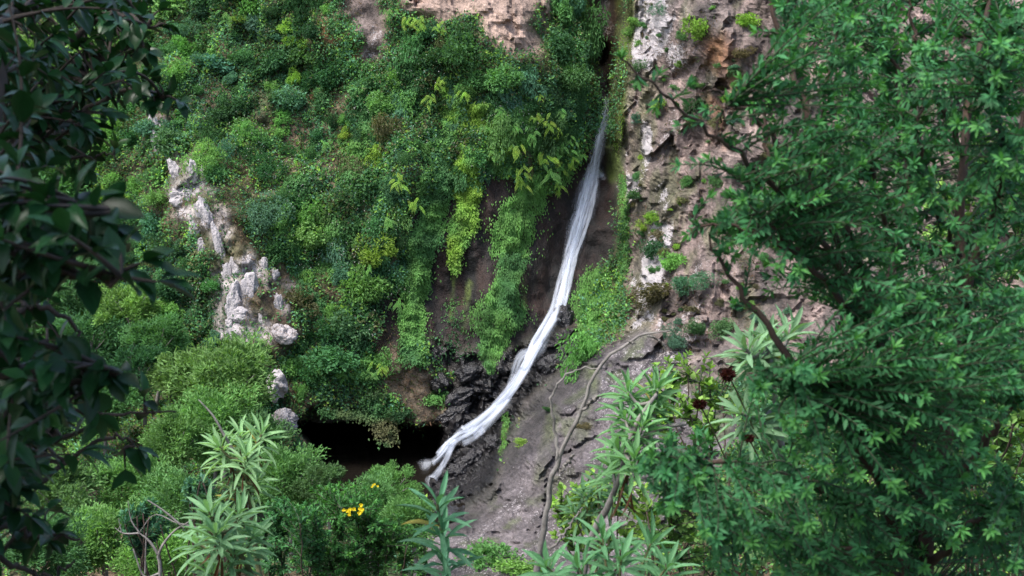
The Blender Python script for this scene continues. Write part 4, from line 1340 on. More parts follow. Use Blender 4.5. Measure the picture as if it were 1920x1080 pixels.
def blade_color(base, v, yellow=0.0):
    b = 0.5 + v if v < 0.5 else 1.0 + (v - 0.5) * 1.4
    c = np.array(base) * b
    return c * (1 - yellow) + np.array(base) * np.array([1.9, 1.55, 0.8]) * yellow


def put_leaves(root, Pl, Dl, Nl, L, W, val, base, protos, mat, n_parts, st, fold, curl, in_frame=True):
    """The leaves that show largest are parts one by one; the rest is one mass of foliage."""
    Pl, Dl, Nl, L, W, val = (np.asarray(a, float) for a in (Pl, Dl, Nl, L, W, val))
    dist = np.linalg.norm(Pl - np.array([0, 0, CAM_Z]), axis=1)
    v = Pl - np.array([0, 0, CAM_Z])
    zc = v[:, 1] * CP - v[:, 2] * SP
    xs = 960 + FPX * v[:, 0] / zc
    ys = 540 - FPX * (v[:, 1] * SP + v[:, 2] * CP) / zc
    ok = (xs > -10) & (xs < 1930) & (ys > -10) & (ys < 1090) & (zc > 0.3)
    score = np.where(ok, L / dist, -1.0)
    order = np.argsort(-score)
    pick = [i for i in order[:n_parts] if score[i] > 0]
    loc = np.array(root.location)
    for i in pick:
        o = link('leaf', random.choice(protos), root)
        o.matrix_local = frame_matrix(Pl[i] - loc, Dl[i], Nl[i], L[i], W[i])
        c = blade_color(base, val[i], max(0.0, (val[i] - 0.78) / 0.22) * 0.75)
        o.color = (c[0], c[1], c[2], 1)
    rest = np.setdiff1d(np.arange(len(Pl)), pick)
    if len(rest):
        mb = MB()
        leaves(mb, Pl[rest], Dl[rest], Nl[rest], L[rest], W[rest], st, fold, curl, val[rest])
        o = mb.build('foliage', mat, root)
        o.color = (base[0], base[1], base[2], 1)
        tag(o, kind='stuff')


def bush(name, label, cat, base, stems, tips, mats, leaf, n_parts=300, group=None, stem_r=0.02, twig_r=0.004, bow=0.15, below=1.0):
    """Stems as given, a twig from the nearest stem to each tip, leaves along the twigs' ends.
    leaf: protos, mat, color, L, W, st, fold, curl, gap, whorl, angle, leafy (m), tip (leaves), droop."""
    root = thing(name, label, cat, base, group)
    S = []
    for k, (pts, r0, r1) in enumerate(stems):
        A = smooth_path(pts, 26)
        A[1:-1] += 0.006 * rng.normal(size=A[1:-1].shape)
        mb = MB()
        tube(mb, A, np.linspace(r0, r1, 26), 7, 0.5, 0.25)
        mb.build('trunk' if k == 0 else 'branch', mats[0], root)
        S.append(A[3:])
    S = np.concatenate(S)
    tw = MB()
    out = [[] for _ in range(6)]
    W3 = leaf['whorl']
    for tip in tips:
        tip = np.array(tip)
        d = S - tip
        cost = np.sqrt((d * d).sum(1)) + np.maximum(d[:, 2], 0) * below
        b = S[np.argpartition(cost, 4)[rng.integers(0, 4)]]
        ln = np.linalg.norm(tip - b)
        side = nrm(np.cross(tip - b, rng.normal(size=3)))
        m = (b + tip) / 2 + side * ln * bow * rng.normal() + np.array([0, 0, ln * bow * 0.6])
        t = np.linspace(0, 1, 12)[:, None]
        A = b * (1 - t) ** 2 + 2 * m * t * (1 - t) + tip * t ** 2
        tube(tw, A, np.linspace(twig_r * 1.6, twig_r * 0.6, 12), 4)
        seg = np.linalg.norm(np.diff(A, axis=0), axis=1)
        cum = np.concatenate([[0], np.cumsum(seg)])
        tot = cum[-1]
        pos = np.arange(max(0.0, tot - leaf['leafy'] * (0.6 + 0.6 * rng.random())), tot, leaf['gap'])
        n = len(pos)
        p = np.stack([np.interp(pos, cum, A[:, k]) for k in range(3)], -1)
        T = nrm(np.stack([np.interp(pos, (cum[1:] + cum[:-1]) / 2, np.diff(A[:, k]) / seg) for k in range(3)], -1))
        e1 = nrm(np.cross(T, np.array([0.2, 0.3, 0.93])))
        e2 = np.cross(T, e1)
        ph = rng.random() * 6.28
        bright = rng.normal() * leaf.get('vary', 0.10)
        a = ph + (np.arange(n) * 2.4)[:, None] + (np.arange(W3) * 6.283 / W3)[None] + rng.normal(size=(n, W3)) * 0.3
        rad = np.cos(a)[..., None] * e1[:, None] + np.sin(a)[..., None] * e2[:, None]
        an = (leaf['angle'] * (1 + 0.25 * rng.normal(size=(n, W3))))[..., None]
        D_ = T[:, None] * np.cos(an) + rad * np.sin(an) + np.array([0, 0, -leaf['droop']])
        N_ = nrm(np.array([0, 0, 1.0]) + 0.5 * T[:, None] - 0.25 * rad + 0.35 * rng.normal(size=(n, W3, 3)))
        en = ((pos - pos[0]) / max(tot - pos[0], 1e-6))[:, None] if n else np.zeros((0, 1))
        sc = (0.7 + 0.5 * rng.random((n, W3))) * (1 - 0.25 * en)
        for q, arr in zip(out, (np.repeat(p, W3, 0), D_.reshape(-1, 3), N_.reshape(-1, 3), (leaf['L'] * sc).ravel(), (leaf['W'] * sc * (0.8 + 0.4 * rng.random((n, W3)))).ravel(),
                                np.clip(0.32 + 0.22 * en + 0.16 * rng.normal(size=(n, W3)) + bright, 0.02, 0.8).ravel())):
            q.append(arr)
        k = leaf['tip']
        T = nrm(A[-1] - A[-2])
        e1 = nrm(np.cross(T, [0.2, 0.3, 0.93]))
        e2 = np.cross(T, e1)
        a = ph + np.arange(k) * 2.4
        an = (0.35 + 0.12 * np.arange(k))[:, None]
        young = np.clip(0.72 + 0.18 * rng.normal() + leaf.get('young', 0), 0.3, 1.0)
        for q, arr in zip(out, (np.tile(A[-1], (k, 1)), T * np.cos(an) + (np.cos(a)[:, None] * e1 + np.sin(a)[:, None] * e2) * np.sin(an), nrm(np.array([0, 0, 1.0]) + T + 0.3 * rng.normal(size=(k, 3))),
                                leaf['L'] * (0.6 + 0.35 * rng.random(k)), np.full(k, leaf['W'] * 0.8), np.full(k, young))):
            q.append(arr)
    tag(tw.build('twigs', mats[1], root), kind='stuff')
    P_, D_, N_, L_, W_, v_ = (np.concatenate(q) for q in out)
    put_leaves(root, P_, D_, N_, L_, W_, v_, leaf['color'], leaf['protos'], leaf['mat'], n_parts, leaf['st'], leaf['fold'], leaf['curl'])
    return root


def tips_in(poly, n, y0, y1, power=1.0, gap_noise=None):
    xs = [p[0] for p in poly]
    ys = [p[1] for p in poly]
    out = []
    while len(out) < n:
        x, y = rng.uniform(min(xs), max(xs)), rng.uniform(min(ys), max(ys))
        if not inpoly(np.array(x), np.array(y), poly):
            continue
        if gap_noise is not None and fbm(np.array([[x / gap_noise, y / gap_noise, 7.7]]), 2, 77)[0] < -0.42:
            continue
        out.append(at(x, y, y0 + (y1 - y0) * rng.random() ** power))
    return out


M_TWIG = bark_material('twig_green', (0.02, 0.035, 0.015), (0.05, 0.06, 0.03))
LP_OVATE = leaf_proto('leaf', ST_OVATE, M_GLOSSY, 0.22, 0.28)
LP_SMALL = leaf_proto('leaf', ((0.0, 0.12), (0.35, 0.85), (0.65, 1.0), (1.0, 0.0)), M_SPURGE, 0.12, 0.08)
LP_LANCE = leaf_proto('leaf', ST_LANCE, M_SPURGE, 0.14, 0.22)
LP_ROUND = leaf_proto('leaf', ((0.0, 0.2), (0.3, 0.8), (0.65, 1.0), (0.9, 0.6), (1.0, 0.0)), M_SPURGE, 0.08, 0.10)

# the dark tree at the left
LT = [
    ([at(-330, 1500, 3.0), at(-200, 1050, 2.9), at(-120, 700, 2.9), at(-60, 420, 3.0), at(-20, 150, 3.3), at(-40, -300, 3.6)], 0.06, 0.02),
    ([at(-60, 450, 3.0), at(20, 420, 2.7), at(75, 470, 2.5), at(150, 520, 2.4), at(200, 512, 2.35), at(235, 526, 2.3)], 0.014, 0.003),
    ([at(-110, 650, 2.9), at(0, 560, 2.6), at(80, 400, 2.5), at(140, 380, 2.45), at(205, 400, 2.4)], 0.014, 0.003),
    ([at(-50, 330, 3.3), at(60, 290, 4.2), at(130, 230, 4.6), at(200, 180, 4.6), at(270, 172, 4.5), at(320, 190, 4.4)], 0.016, 0.003),
    ([at(-20, 150, 3.5), at(70, 110, 4.4), at(150, 60, 4.6), at(220, 25, 4.5), at(270, 50, 4.4), at(300, 40, 4.4)], 0.016, 0.003),
    ([at(-40, 60, 3.6), at(60, 10, 4.4), at(150, -10, 4.6), at(260, -20, 4.6)], 0.014, 0.003),
    ([at(-60, 260, 3.3), at(60, 210, 4.4), at(160, 150, 4.8), at(250, 105, 4.8), at(275, 90, 4.8)], 0.012, 0.003),
    ([at(-130, 760, 2.9), at(0, 700, 2.8), at(70, 690, 2.7), at(140, 700, 2.65), at(200, 700, 2.6), at(235, 735, 2.6)], 0.016, 0.003),
    ([at(-160, 880, 2.9), at(0, 830, 3.4), at(90, 830, 3.6), at(165, 800, 3.6), at(225, 775, 3.6), at(330, 772, 3.6)], 0.012, 0.002),
    ([at(-160, 920, 2.9), at(10, 900, 3.4), at(100, 890, 3.6), at(170, 830, 3.6), at(230, 820, 3.6), at(250, 860, 3.6)], 0.012, 0.002),
    ([at(-190, 1000, 2.9), at(-10, 985, 3.3), at(80, 1000, 3.4), at(130, 1010, 3.4), at(160, 1015, 3.4)], 0.010, 0.002),
    ([at(-190, 1040, 2.9), at(-10, 1050, 3.2), at(60, 1075, 3.3), at(120, 1070, 3.3), at(140, 1050, 3.3)], 0.010, 0.002),
    ([at(-120, 800, 2.9), at(-10, 950, 3.2), at(30, 880, 3.3), at(60, 760, 3.2), at(90, 640, 3.2)], 0.012, 0.003),
    ([at(-120, 700, 2.9), at(0, 620, 3.1), at(60, 570, 3.2), at(130, 600, 3.2), at(150, 650, 3.2)], 0.012, 0.003),
    ([at(150, 300, 4.4), at(200, 290, 4.4), at(275, 315, 4.4)], 0.004, 0.0015),
]
tips = [at(x, y, Y) for x, y, Y in (
    (296, 528, 2.3), (268, 492, 2.32), (225, 470, 2.35), (215, 425, 2.4), (190, 385, 2.45), (195, 440, 2.4), (335, 190, 4.3), (295, 150, 4.4), (280, 95, 4.7), (298, 20, 4.4), (312, 45, 4.4), (260, 170, 4.5),
    (240, 60, 4.5), (215, 280, 4.4), (205, 700, 2.6), (180, 690, 2.6), (270, 745, 3.6), (258, 840, 3.6), (235, 880, 3.6), (180, 780, 2.7), (150, 850, 2.9), (105, 1000, 3.4), (90, 1015, 3.4), (290, 190, 4.4))]
tips += tips_in([(-80, -60), (285, -60), (270, 60), (250, 110), (260, 170), (200, 215), (190, 260), (200, 300), (140, 330), (-80, 330)], 150, 3.9, 5.2)
tips += tips_in([(-80, 300), (90, 310), (140, 370), (170, 430), (120, 480), (150, 520), (80, 570), (-80, 600)], 60, 2.2, 3.0)
tips += tips_in([(-80, 560), (60, 590), (90, 660), (150, 690), (130, 760), (70, 800), (90, 880), (-80, 940)], 56, 2.4, 3.4)
tips += tips_in([(-60, -40), (95, -40), (110, 400), (80, 900), (-60, 950)], 60, 2.8, 4.4)
tips += tips_in([(-80, 900), (90, 920), (100, 960), (60, 1010), (-80, 1090)], 16, 2.8, 3.6)
DARKLEAF = dict(protos=LP_OVATE, mat=M_GLOSSY, color=(0.013, 0.052, 0.017), L=0.078, W=0.037, st=ST_OVATE, fold=0.3, curl=0.28, gap=0.032, whorl=1, angle=0.95, leafy=0.26, tip=3, droop=0.25, young=-0.12)
big_root = bush('broadleaf_tree', 'dark glossy-leaved tree close by along the left edge', 'tree', (at(-330, 1500, 3.0).x, 3.0, slope_z(-2, 3.0)), LT, tips, (M_BARKD, M_BARKD), DARKLEAF, 300, bow=0.12)
# unseen crown leaves added above and behind the camera to shade this corner
n = 18000
cpos = np.concatenate([np.array([-2.6, 0.4, CAM_Z + 2.6]) + rnd_dir(n // 2) * np.array([2.6, 2.8, 1.0]) * rng.random((n // 2, 1)) ** 0.4, np.array([-3.6, 2.4, CAM_Z + 1.8]) + rnd_dir(n // 2) * np.array([2.0, 2.2, 1.6]) * rng.random((n // 2, 1)) ** 0.4])
v = cpos - np.array([0, 0, CAM_Z])
zc = v[:, 1] * CP - v[:, 2] * SP
offx, offy = np.abs(v[:, 0]) / np.maximum(zc, 0.01), np.abs(v[:, 1] * SP + v[:, 2] * CP) / np.maximum(zc, 0.01)
cpos = cpos[(zc < 0) | (offx > 0.42) | (offy > 0.27)]
n = len(cpos)
mb = MB()
leaves(mb, cpos, rnd_dir(n) + np.array([0, 0, -0.3]), rnd_dir(n) * 0.6 + np.array([0, 0, 1.0]), 0.11 * (0.7 + 0.6 * rng.random(n)), 0.055, None, 0.1, 0.1, 0.4)
o = mb.build('crown', M_GLOSSY, big_root)
o.color = (0.013, 0.045, 0.016, 1)
tag(o, kind='stuff')

# the big fine-leaved shrub at the right
RT = [
    ([at(1725, 1330, 4.3), at(1735, 1050, 4.2), at(1775, 800, 4.25), at(1810, 540, 4.3), at(1803, 280, 4.4), at(1840, 80, 4.5), at(1880, -200, 4.6)], 0.030, 0.006),
    ([at(1715, 1330, 4.2), at(1690, 1030, 4.0), at(1610, 840, 3.8), at(1520, 720, 3.7), at(1440, 620, 3.7), at(1370, 520, 3.7), at(1330, 440, 3.7)], 0.020, 0.003),
    ([at(1740, 1000, 4.2), at(1670, 700, 4.1), at(1590, 450, 4.1), at(1520, 230, 4.1), at(1460, 60, 4.2), at(1430, -80, 4.2)], 0.020, 0.005),
    ([at(1700, 760, 4.2), at(1560, 480, 3.9), at(1430, 330, 3.7), at(1330, 245, 3.55), at(1240, 175, 3.45), at(1165, 112, 3.4)], 0.010, 0.002),
    ([at(1700, 1060, 4.1), at(1560, 930, 3.8), at(1430, 880, 3.7), at(1320, 865, 3.7), at(1215, 850, 3.7)], 0.016, 0.003),
    ([at(1690, 1080, 4.1), at(1520, 1010, 3.9), at(1380, 975, 3.8), at(1260, 960, 3.8)], 0.014, 0.003),
    ([at(1800, 560, 4.3), at(1870, 380, 4.2), at(1930, 180, 4.2), at(1960, 0, 4.2)], 0.016, 0.004),
    ([at(1750, 960, 4.2), at(1850, 830, 4.0), at(1930, 720, 3.9), at(2030, 600, 3.9)], 0.016, 0.004),
    ([at(1740, 1060, 4.2), at(1830, 980, 3.9), at(1920, 930, 3.8), at(2020, 900, 3.8)], 0.014, 0.004),
    ([at(1640, 880, 3.85), at(1560, 760, 3.6), at(1480, 720, 3.5), at(1400, 700, 3.5)], 0.012, 0.003),
    ([at(1640, 600, 4.1), at(1700, 400, 4.4), at(1690, 200, 4.5), at(1650, 20, 4.5)], 0.014, 0.004),
    ([at(1810, 300, 4.4), at(1745, 150, 4.2), at(1715, 60, 4.2), at(1700, -60, 4.2)], 0.010, 0.003),
    ([at(1690, 700, 4.1), at(1610, 600, 3.8), at(1500, 480, 3.7), at(1400, 430, 3.7), at(1300, 420, 3.7)], 0.012, 0.003),
    ([at(1450, 345, 3.75), at(1435, 220, 3.8), at(1450, 120, 3.85), at(1480, 20, 3.9)], 0.007, 0.002),
    ([at(1530, 440, 3.85), at(1525, 300, 3.9), at(1550, 150, 3.9), at(1590, 0, 3.9)], 0.008, 0.002),
    ([at(1340, 255, 3.56), at(1350, 225, 3.6), at(1372, 190, 3.6)], 0.004, 0.002),
    ([at(1660, 420, 4.3), at(1620, 260, 4.2), at(1600, 120, 4.1), at(1610, -20, 4.1)], 0.008, 0.002),
    ([at(1800, 480, 4.3), at(1740, 350, 4.0), at(1720, 240, 3.9), at(1750, 100, 3.9)], 0.008, 0.002),
    ([at(1860, 420, 4.2), at(1880, 300, 3.8), at(1870, 180, 3.7), at(1890, 60, 3.7)], 0.008, 0.002),
    ([at(1500, 480, 3.7), at(1440, 420, 3.6), at(1405, 380, 3.6), at(1390, 330, 3.6)], 0.005, 0.002),
    ([at(1600, 500, 4.1), at(1450, 260, 4.0), at(1370, 180, 3.9), at(1330, 170, 3.9)], 0.010, 0.003),
]
tips = [at(x, y, Y) for x, y, Y in (
    (1165, 108, 3.4), (1195, 150, 3.42), (1235, 140, 3.45), (1230, 200, 3.45), (1290, 160, 3.5), (1275, 235, 3.5), (1325, 205, 3.55), (1365, 190, 3.6), (1370, 260, 3.6), (1330, 300, 3.6), (1420, 60, 3.9), (1410, 200, 3.7), (1390, 150, 3.8),
    (1275, 310, 3.6), (1310, 420, 3.7), (1330, 370, 3.7), (1290, 440, 3.7), (1350, 480, 3.7), (1380, 570, 3.7), (1225, 850, 3.7), (1205, 880, 3.7), (1260, 820, 3.7), (1240, 950, 3.8), (1290, 900, 3.8))]
ENV1 = [(1480, -60), (1980, -60), (1980, 560), (1500, 560), (1430, 480), (1350, 460), (1340, 380), (1420, 330), (1400, 250), (1470, 180), (1450, 60)]
ENV2 = [(1540, 540), (1980, 540), (1980, 1000), (1860, 1010), (1700, 980), (1560, 1010), (1420, 1020), (1300, 990), (1230, 930), (1240, 860), (1310, 830), (1330, 770), (1420, 730), (1400, 680), (1480, 680), (1530, 620)]
tips += tips_in(ENV1, 470, 3.4, 5.4, 1.0, 120.0)
tips += tips_in([(1560, -60), (1980, -60), (1980, 560), (1600, 560), (1560, 300)], 170, 3.4, 5.4, 1.0, 120.0)
tips += tips_in(ENV2, 580, 3.2, 4.9, 1.0, 140.0)
tips += tips_in([(1330, 960), (1980, 960), (1980, 1120), (1330, 1120)], 150, 3.3, 4.9, 1.0, 90.0)
tips += tips_in([(1330, 330), (1520, 300), (1540, 580), (1420, 540), (1330, 460)], 60, 3.5, 4.2)
tips += tips_in([(1440, -40), (1600, -40), (1600, 420), (1480, 420), (1430, 250)], 110, 3.5, 4.4)
tips += tips_in([(1180, 830), (1330, 800), (1330, 960), (1240, 960)], 22, 3.5, 3.9)
GREENLEAF = dict(protos=LP_SMALL, mat=M_SPURGE, color=(0.046, 0.165, 0.064), L=0.037, W=0.0118, st=ST_SMALL, fold=0.2, curl=0.08, gap=0.0185, whorl=3, angle=0.78, leafy=0.40, tip=9, droop=0.05, young=0.28, vary=0.18)
bush('leafy_shrub', 'big fine-leaved green shrub filling the right side of the view', 'shrub', (at(1725, 1330, 4.3).x, 4.3, slope_z(1.4, 4.3)), RT, tips, (M_BARKR, M_TWIG), GREENLEAF, 300, bow=0.10, twig_r=0.0022)


# long-leaved plants (rosettes at the ends of bare stems)
def rosette(root, c, axis, n, L, W, color, spread=1.15, stem_len=0.12, dead=0):
    axis = nrm(np.array(axis, float))
    e1 = nrm(np.cross(axis, [0.31, 0.9, 0.2]))
    e2 = np.cross(axis, e1)
    c = np.array(c)
    loc = np.array(root.location)
    for k in range(n):
        t = k / max(n - 1, 1)
        a = k * 2.399 + rng.normal() * 0.15
        an = 0.25 + spread * t ** 0.75 + 0.1 * rng.normal()
        rad = math.cos(a) * e1 + math.sin(a) * e2
        d = axis * math.cos(an) + rad * math.sin(an)
        p = c - axis * stem_len * t
        o = link('leaf', random.choice(LP_LANCE), root)
        l = 0.92 * L * (0.62 + 0.42 * math.sin(min(1, 0.25 + t * 0.9) * math.pi * 0.6)) * (0.85 + 0.3 * rng.random())
        nm = axis * math.sin(an) - rad * math.cos(an) + np.array([0, 0, 0.35]) + 0.2 * rng.normal(size=3)
        w = 0.85 * W * (0.85 + 0.3 * rng.random())
        v = np.clip(0.66 - 0.2 * t + 0.13 * rng.normal(), 0.1, 0.9)
        cc = blade_color(color, v)
        if dead and k >= n - dead:
            d = nrm(np.array([0.3 * rng.normal(), 0.2 * rng.normal(), -1.0]))
            nm = rng.normal(size=3)
            cc = np.array([0.10, 0.045, 0.022])
            w *= 0.6
        elif rng.random() < 0.05 and t > 0.6:
            cc = np.array([0.26, 0.24, 0.05])
        o.matrix_local = frame_matrix(p - loc, d, nm, l, w)
        o.color = (cc[0], cc[1], cc[2], 1)


def long_leaved_plant(label, base, rosettes, L, W, color, nleaf=24, stems=(), r0=0.016, mat=None, dead=0, sp=1.4):
    root = thing('long_leaved_plant', label, 'plant', base, 'long-leaved plants near the viewer')
    mb = MB()
    for pts in stems:
        tube(mb, smooth_path(pts, 14), np.linspace(r0, r0 * 0.45, 14), 7, 0.5, 0.25)
    b = Vector(base)
    for c, ax in rosettes:
        if not stems:
            tube(mb, smooth_path([b, b.lerp(c, 0.5) + Vector((0, 0, 0.1)), c], 8), np.linspace(r0, r0 * 0.4, 8), 6)
        else:
            S = np.concatenate([smooth_path(p, 20) for p in stems])
            d = np.linalg.norm(S - np.array(c), axis=1)
            q = Vector(S[np.argmin(d + np.maximum(S[:, 2] - c.z, 0) * 2)])
            tube(mb, smooth_path([q, q.lerp(c, 0.55) + Vector((0, 0, -0.03)), c], 6), np.linspace(r0 * 0.5, r0 * 0.35, 6), 6)
    mb.build('stem', mat or M_BARK, root)
    for c, ax in rosettes:
        rosette(root, c, ax, int(nleaf * 1.2), L, W, color, sp, L * 0.7, dead)
    return root


PALE = (0.20, 0.35, 0.165)
Yp = 7.0
long_leaved_plant('pale long-leaved plant with many leaf rosettes at lower left', at(520, 1250, Yp + 0.2),
                  [(at(x, y, Yp + dz), (ax, -0.35, 1.0)) for x, y, dz, ax in ((412, 838, 0.1, -0.5), (450, 818, 0.2, 0.0), (490, 815, 0.1, 0.4), (462, 855, -0.1, 0.2), (425, 870, 0.15, -0.6), (482, 900, 0.1, 0.7), (445, 915, 0.2, 0.1))],
                  0.155, 0.024, PALE, 22, [[at(520, 1250, Yp + .2), at(480, 1040, Yp + .2), at(468, 930, Yp + .15), at(455, 860, Yp + .1)]], 0.018, M_STEMG, 2)
long_leaved_plant('pale plant with large drooping leaf rosettes at the bottom left', at(500, 1250, 6.2),
                  [(at(x, y, 6.0 + dz), (ax, -0.35, 1.0)) for x, y, dz, ax in ((392, 960, 0.0, -0.3), (448, 965, 0.15, 0.35), (405, 1000, -0.1, -0.1), (372, 1020, 0.2, -0.6), (440, 1040, 0.1, 0.3), (395, 1075, 0.1, -0.3), (470, 1010, 0.2, 0.6))],
                  0.17, 0.029, (0.165, 0.31, 0.155), 20, [[at(500, 1250, 6.2), at(470, 1075, 6.2), at(420, 1010, 6.1), at(400, 970, 6.0)]], 0.016, M_STEMG, 2)
long_leaved_plant('single upright long-leaved shoot at the bottom centre', at(842, 1300, 5.1),
                  [(at(820, 945, 5.0), (-0.05, -0.3, 1.0)), (at(828, 1000, 5.02), (0.05, -0.45, 1.0)), (at(836, 1055, 5.05), (0.0, -0.4, 1.0))],
                  0.155, 0.030, (0.095, 0.24, 0.135), 13, [[at(842, 1300, 5.1), at(838, 1100, 5.08), at(830, 1010, 5.03), at(820, 945, 5.0)]], 0.010, M_STEMG, sp=1.35)
long_leaved_plant('long-leaved plant with stacked rosettes in front of the grey slab', at(1060, 1330, 5.6),
                  [(at(x, y, 5.5 + dz), (ax, -0.35, 1.0)) for x, y, dz, ax in ((1178, 735, 0.15, -0.2), (1232, 728, 0.2, 0.35), (1172, 785, 0.1, -0.5), (1205, 800, 0.0, 0.1), (1160, 845, 0.0, -0.55), (1190, 860, -0.15, 0.1), (1150, 880, 0.1, -0.3), (1225, 770, 0.2, 0.6))],
                  0.145, 0.024, (0.125, 0.27, 0.115), 22, [[at(1060, 1330, 5.6), at(1100, 1040, 5.6), at(1140, 950, 5.55), at(1163, 890, 5.5), at(1190, 800, 5.5), at(1230, 740, 5.6)], [at(1105, 1025, 5.6), at(1140, 995, 5.5), at(1175, 982, 5.4)], [at(1190, 840, 5.6), at(1235, 805, 5.65), at(1285, 795, 5.7)]], 0.017, M_BARK, 2)
long_leaved_plant('pale silvery rosette plant half hidden by the big right shrub', at(1480, 1250, 6.0),
                  [(at(x, y, 5.8 + dz), (ax, -0.4, 0.9)) for x, y, dz, ax in ((1400, 655, 0.0, -0.6), (1440, 640, 0.1, 0.0), (1425, 685, 0.1, -0.3), (1480, 630, 0.2, 0.3), (1390, 775, 0.0, -0.6), (1430, 790, 0.1, 0.0))],
                  0.175, 0.030, (0.15, 0.27, 0.15), 22, [[at(1480, 1250, 6.0), at(1470, 900, 6.0), at(1445, 700, 5.9), at(1430, 660, 5.85)]], 0.02, M_BARK)
long_leaved_plant('low long-leaved plant at the bottom under the stacked rosettes', at(1150, 1300, 5.0),
                  [(at(x, y, 5.0 + dz), (ax, -0.4, 1.0)) for x, y, dz, ax in ((1130, 1010, 0.1, -0.1), (1085, 1065, 0.0, -0.5), (1165, 1050, 0.0, 0.3), (1220, 1020, 0.3, 0.2), (1025, 1062, 0.1, -0.3), (1250, 1065, 0.2, 0.2))],
                  0.15, 0.027, (0.11, 0.26, 0.125), 17, (), 0.010, M_STEMG)
long_leaved_plant('small long-leaved sprigs left of the stacked rosettes near the slab', at(1130, 1200, 6.4),
                  [(at(x, y, 6.4), (ax, -0.4, 1.0)) for x, y, ax in ((1095, 930, -0.4), (1120, 905, 0.0), (1075, 960, -0.6), (1150, 935, 0.4))],
                  0.125, 0.021, (0.075, 0.165, 0.075), 14, (), 0.009, M_STEMG)
long_leaved_plant('long strappy leaves at the right edge among the shrub twigs', at(1960, 900, 3.4),
                  [(at(x, y, 3.3), (ax, -0.5, 0.7)) for x, y, ax in ((1945, 555, -0.7), (1950, 600, -0.6))],
                  0.10, 0.014, (0.05, 0.14, 0.065), 7, (), 0.010, M_STEMG)

# bare forked branch
root = thing('bare_branch', 'bare grey forked branch arching in front of the rock slab', 'branch', at(1000, 1200, 5.9))
for pts, r0, r1 in (([(1000, 1200), (1010, 1060), (1022, 980), (1036, 900), (1060, 835), (1092, 765), (1118, 695), (1172, 645), (1225, 625), (1256, 620)], 0.016, 0.003),
                    ([(1044, 862), (1042, 810), (1034, 752), (1052, 712), (1090, 692), (1130, 690)], 0.0075, 0.002), ([(1050, 885), (1062, 870), (1076, 853)], 0.010, 0.006),
                    ([(1094, 768), (1110, 752), (1130, 740)], 0.009, 0.005), ([(1215, 628), (1238, 640), (1252, 654)], 0.005, 0.002), ([(1180, 641), (1190, 645)], 0.004, 0.002),
                    ([(1018, 1040), (1050, 1010), (1075, 975), (1092, 952)], 0.007, 0.002)):
    A = smooth_path([at(x, y, 5.9) for x, y in pts], 30)
    A[1:-1] += 0.004 * rng.normal(size=A[1:-1].shape)
    mb = MB()
    tube(mb, A, np.linspace(r0, r1, 30), 8, 0.5, 0.35)
    mb.build('twig', M_BARK, root)
# thin grey twigs at the lower left
root = thing('bare_sapling', 'thin bare grey sapling with crooked twigs at the lower left', 'sapling', at(290, 1250, 8.0))
for pts, r0, r1 in (([(290, 1250), (300, 1075), (297, 1040), (322, 1000), (360, 975)], 0.013, 0.004), ([(297, 1040), (280, 1015), (262, 1000)], 0.010, 0.004), ([(300, 1075), (270, 1080), (250, 1030)], 0.008, 0.004),
                    ([(272, 1075), (274, 1000)], 0.006, 0.003), ([(400, 1010), (370, 990), (330, 980), (290, 965), (260, 1000)], 0.006, 0.002), ([(345, 990), (310, 960), (277, 938)], 0.007, 0.004),
                    ([(262, 1000), (232, 1000), (216, 990)], 0.006, 0.002), ([(228, 998), (222, 972)], 0.004, 0.002), ([(262, 1000), (246, 975), (240, 940)], 0.005, 0.002)):
    A = smooth_path([at(x, y, 8.0) for x, y in pts], 16)
    mb = MB()
    tube(mb, A, np.linspace(r0, r1, 16), 6, 0.5, 0.3)
    mb.build('twig', M_BARK, root)
mb = MB()
tube(mb, smooth_path([at(x, y, 7.1) for x, y in ((440, 850), (420, 815), (400, 780), (373, 750))], 12), np.linspace(0.009, 0.003, 12), 6, 0.5, 0.3)
o = mb.build('dead_twig', M_BARK)
tag(o, 'pale dead twig sticking up behind the upper pale rosettes', 'twig')

# bush with yellow flowers at the bottom
BROOM = dict(protos=LP_SMALL, mat=M_SPURGE, color=(0.055, 0.170, 0.045), L=0.060, W=0.024, st=None, fold=0.2, curl=0.08, gap=0.026, whorl=3, angle=0.9, leafy=0.5, tip=6, droop=0.0)


def broom(label, cx, cy, rx, ry, Y, n, color=None, name='green_bush', leaf=BROOM, parts=60):
    c = at(cx, cy + ry, Y)
    base = (c.x, Y, max(slope_z(c.x, Y), -0.2))
    b = Vector(base)
    st = []
    for k in range(7):
        e = at(cx + (k / 6 - 0.5) * 1.5 * rx, cy - ry * (0.5 - abs(k / 6 - 0.5)), Y + rng.normal() * 0.3)
        st.append(([b, b.lerp(e, 0.5) + Vector((0.2 * rng.normal(), 0.2 * rng.normal(), 0)), e], 0.014, 0.004))
    tips = []
    while len(tips) < n:
        u, v_ = rng.uniform(-1, 1, 2)
        if u * u + v_ * v_ < 1:
            dd = math.sqrt(1 - u * u - v_ * v_) * rx / FPX * Y
            tips.append(at(cx + u * rx, cy + v_ * ry, Y + rng.uniform(-1, 0.6) * dd))
    lf = dict(leaf)
    if color:
        lf['color'] = color
    return bush(name, label, 'bush', base, st, tips, (M_BARKR, M_TWIG), lf, parts, 'bushes at the foot of the view', twig_r=0.005, bow=0.1)


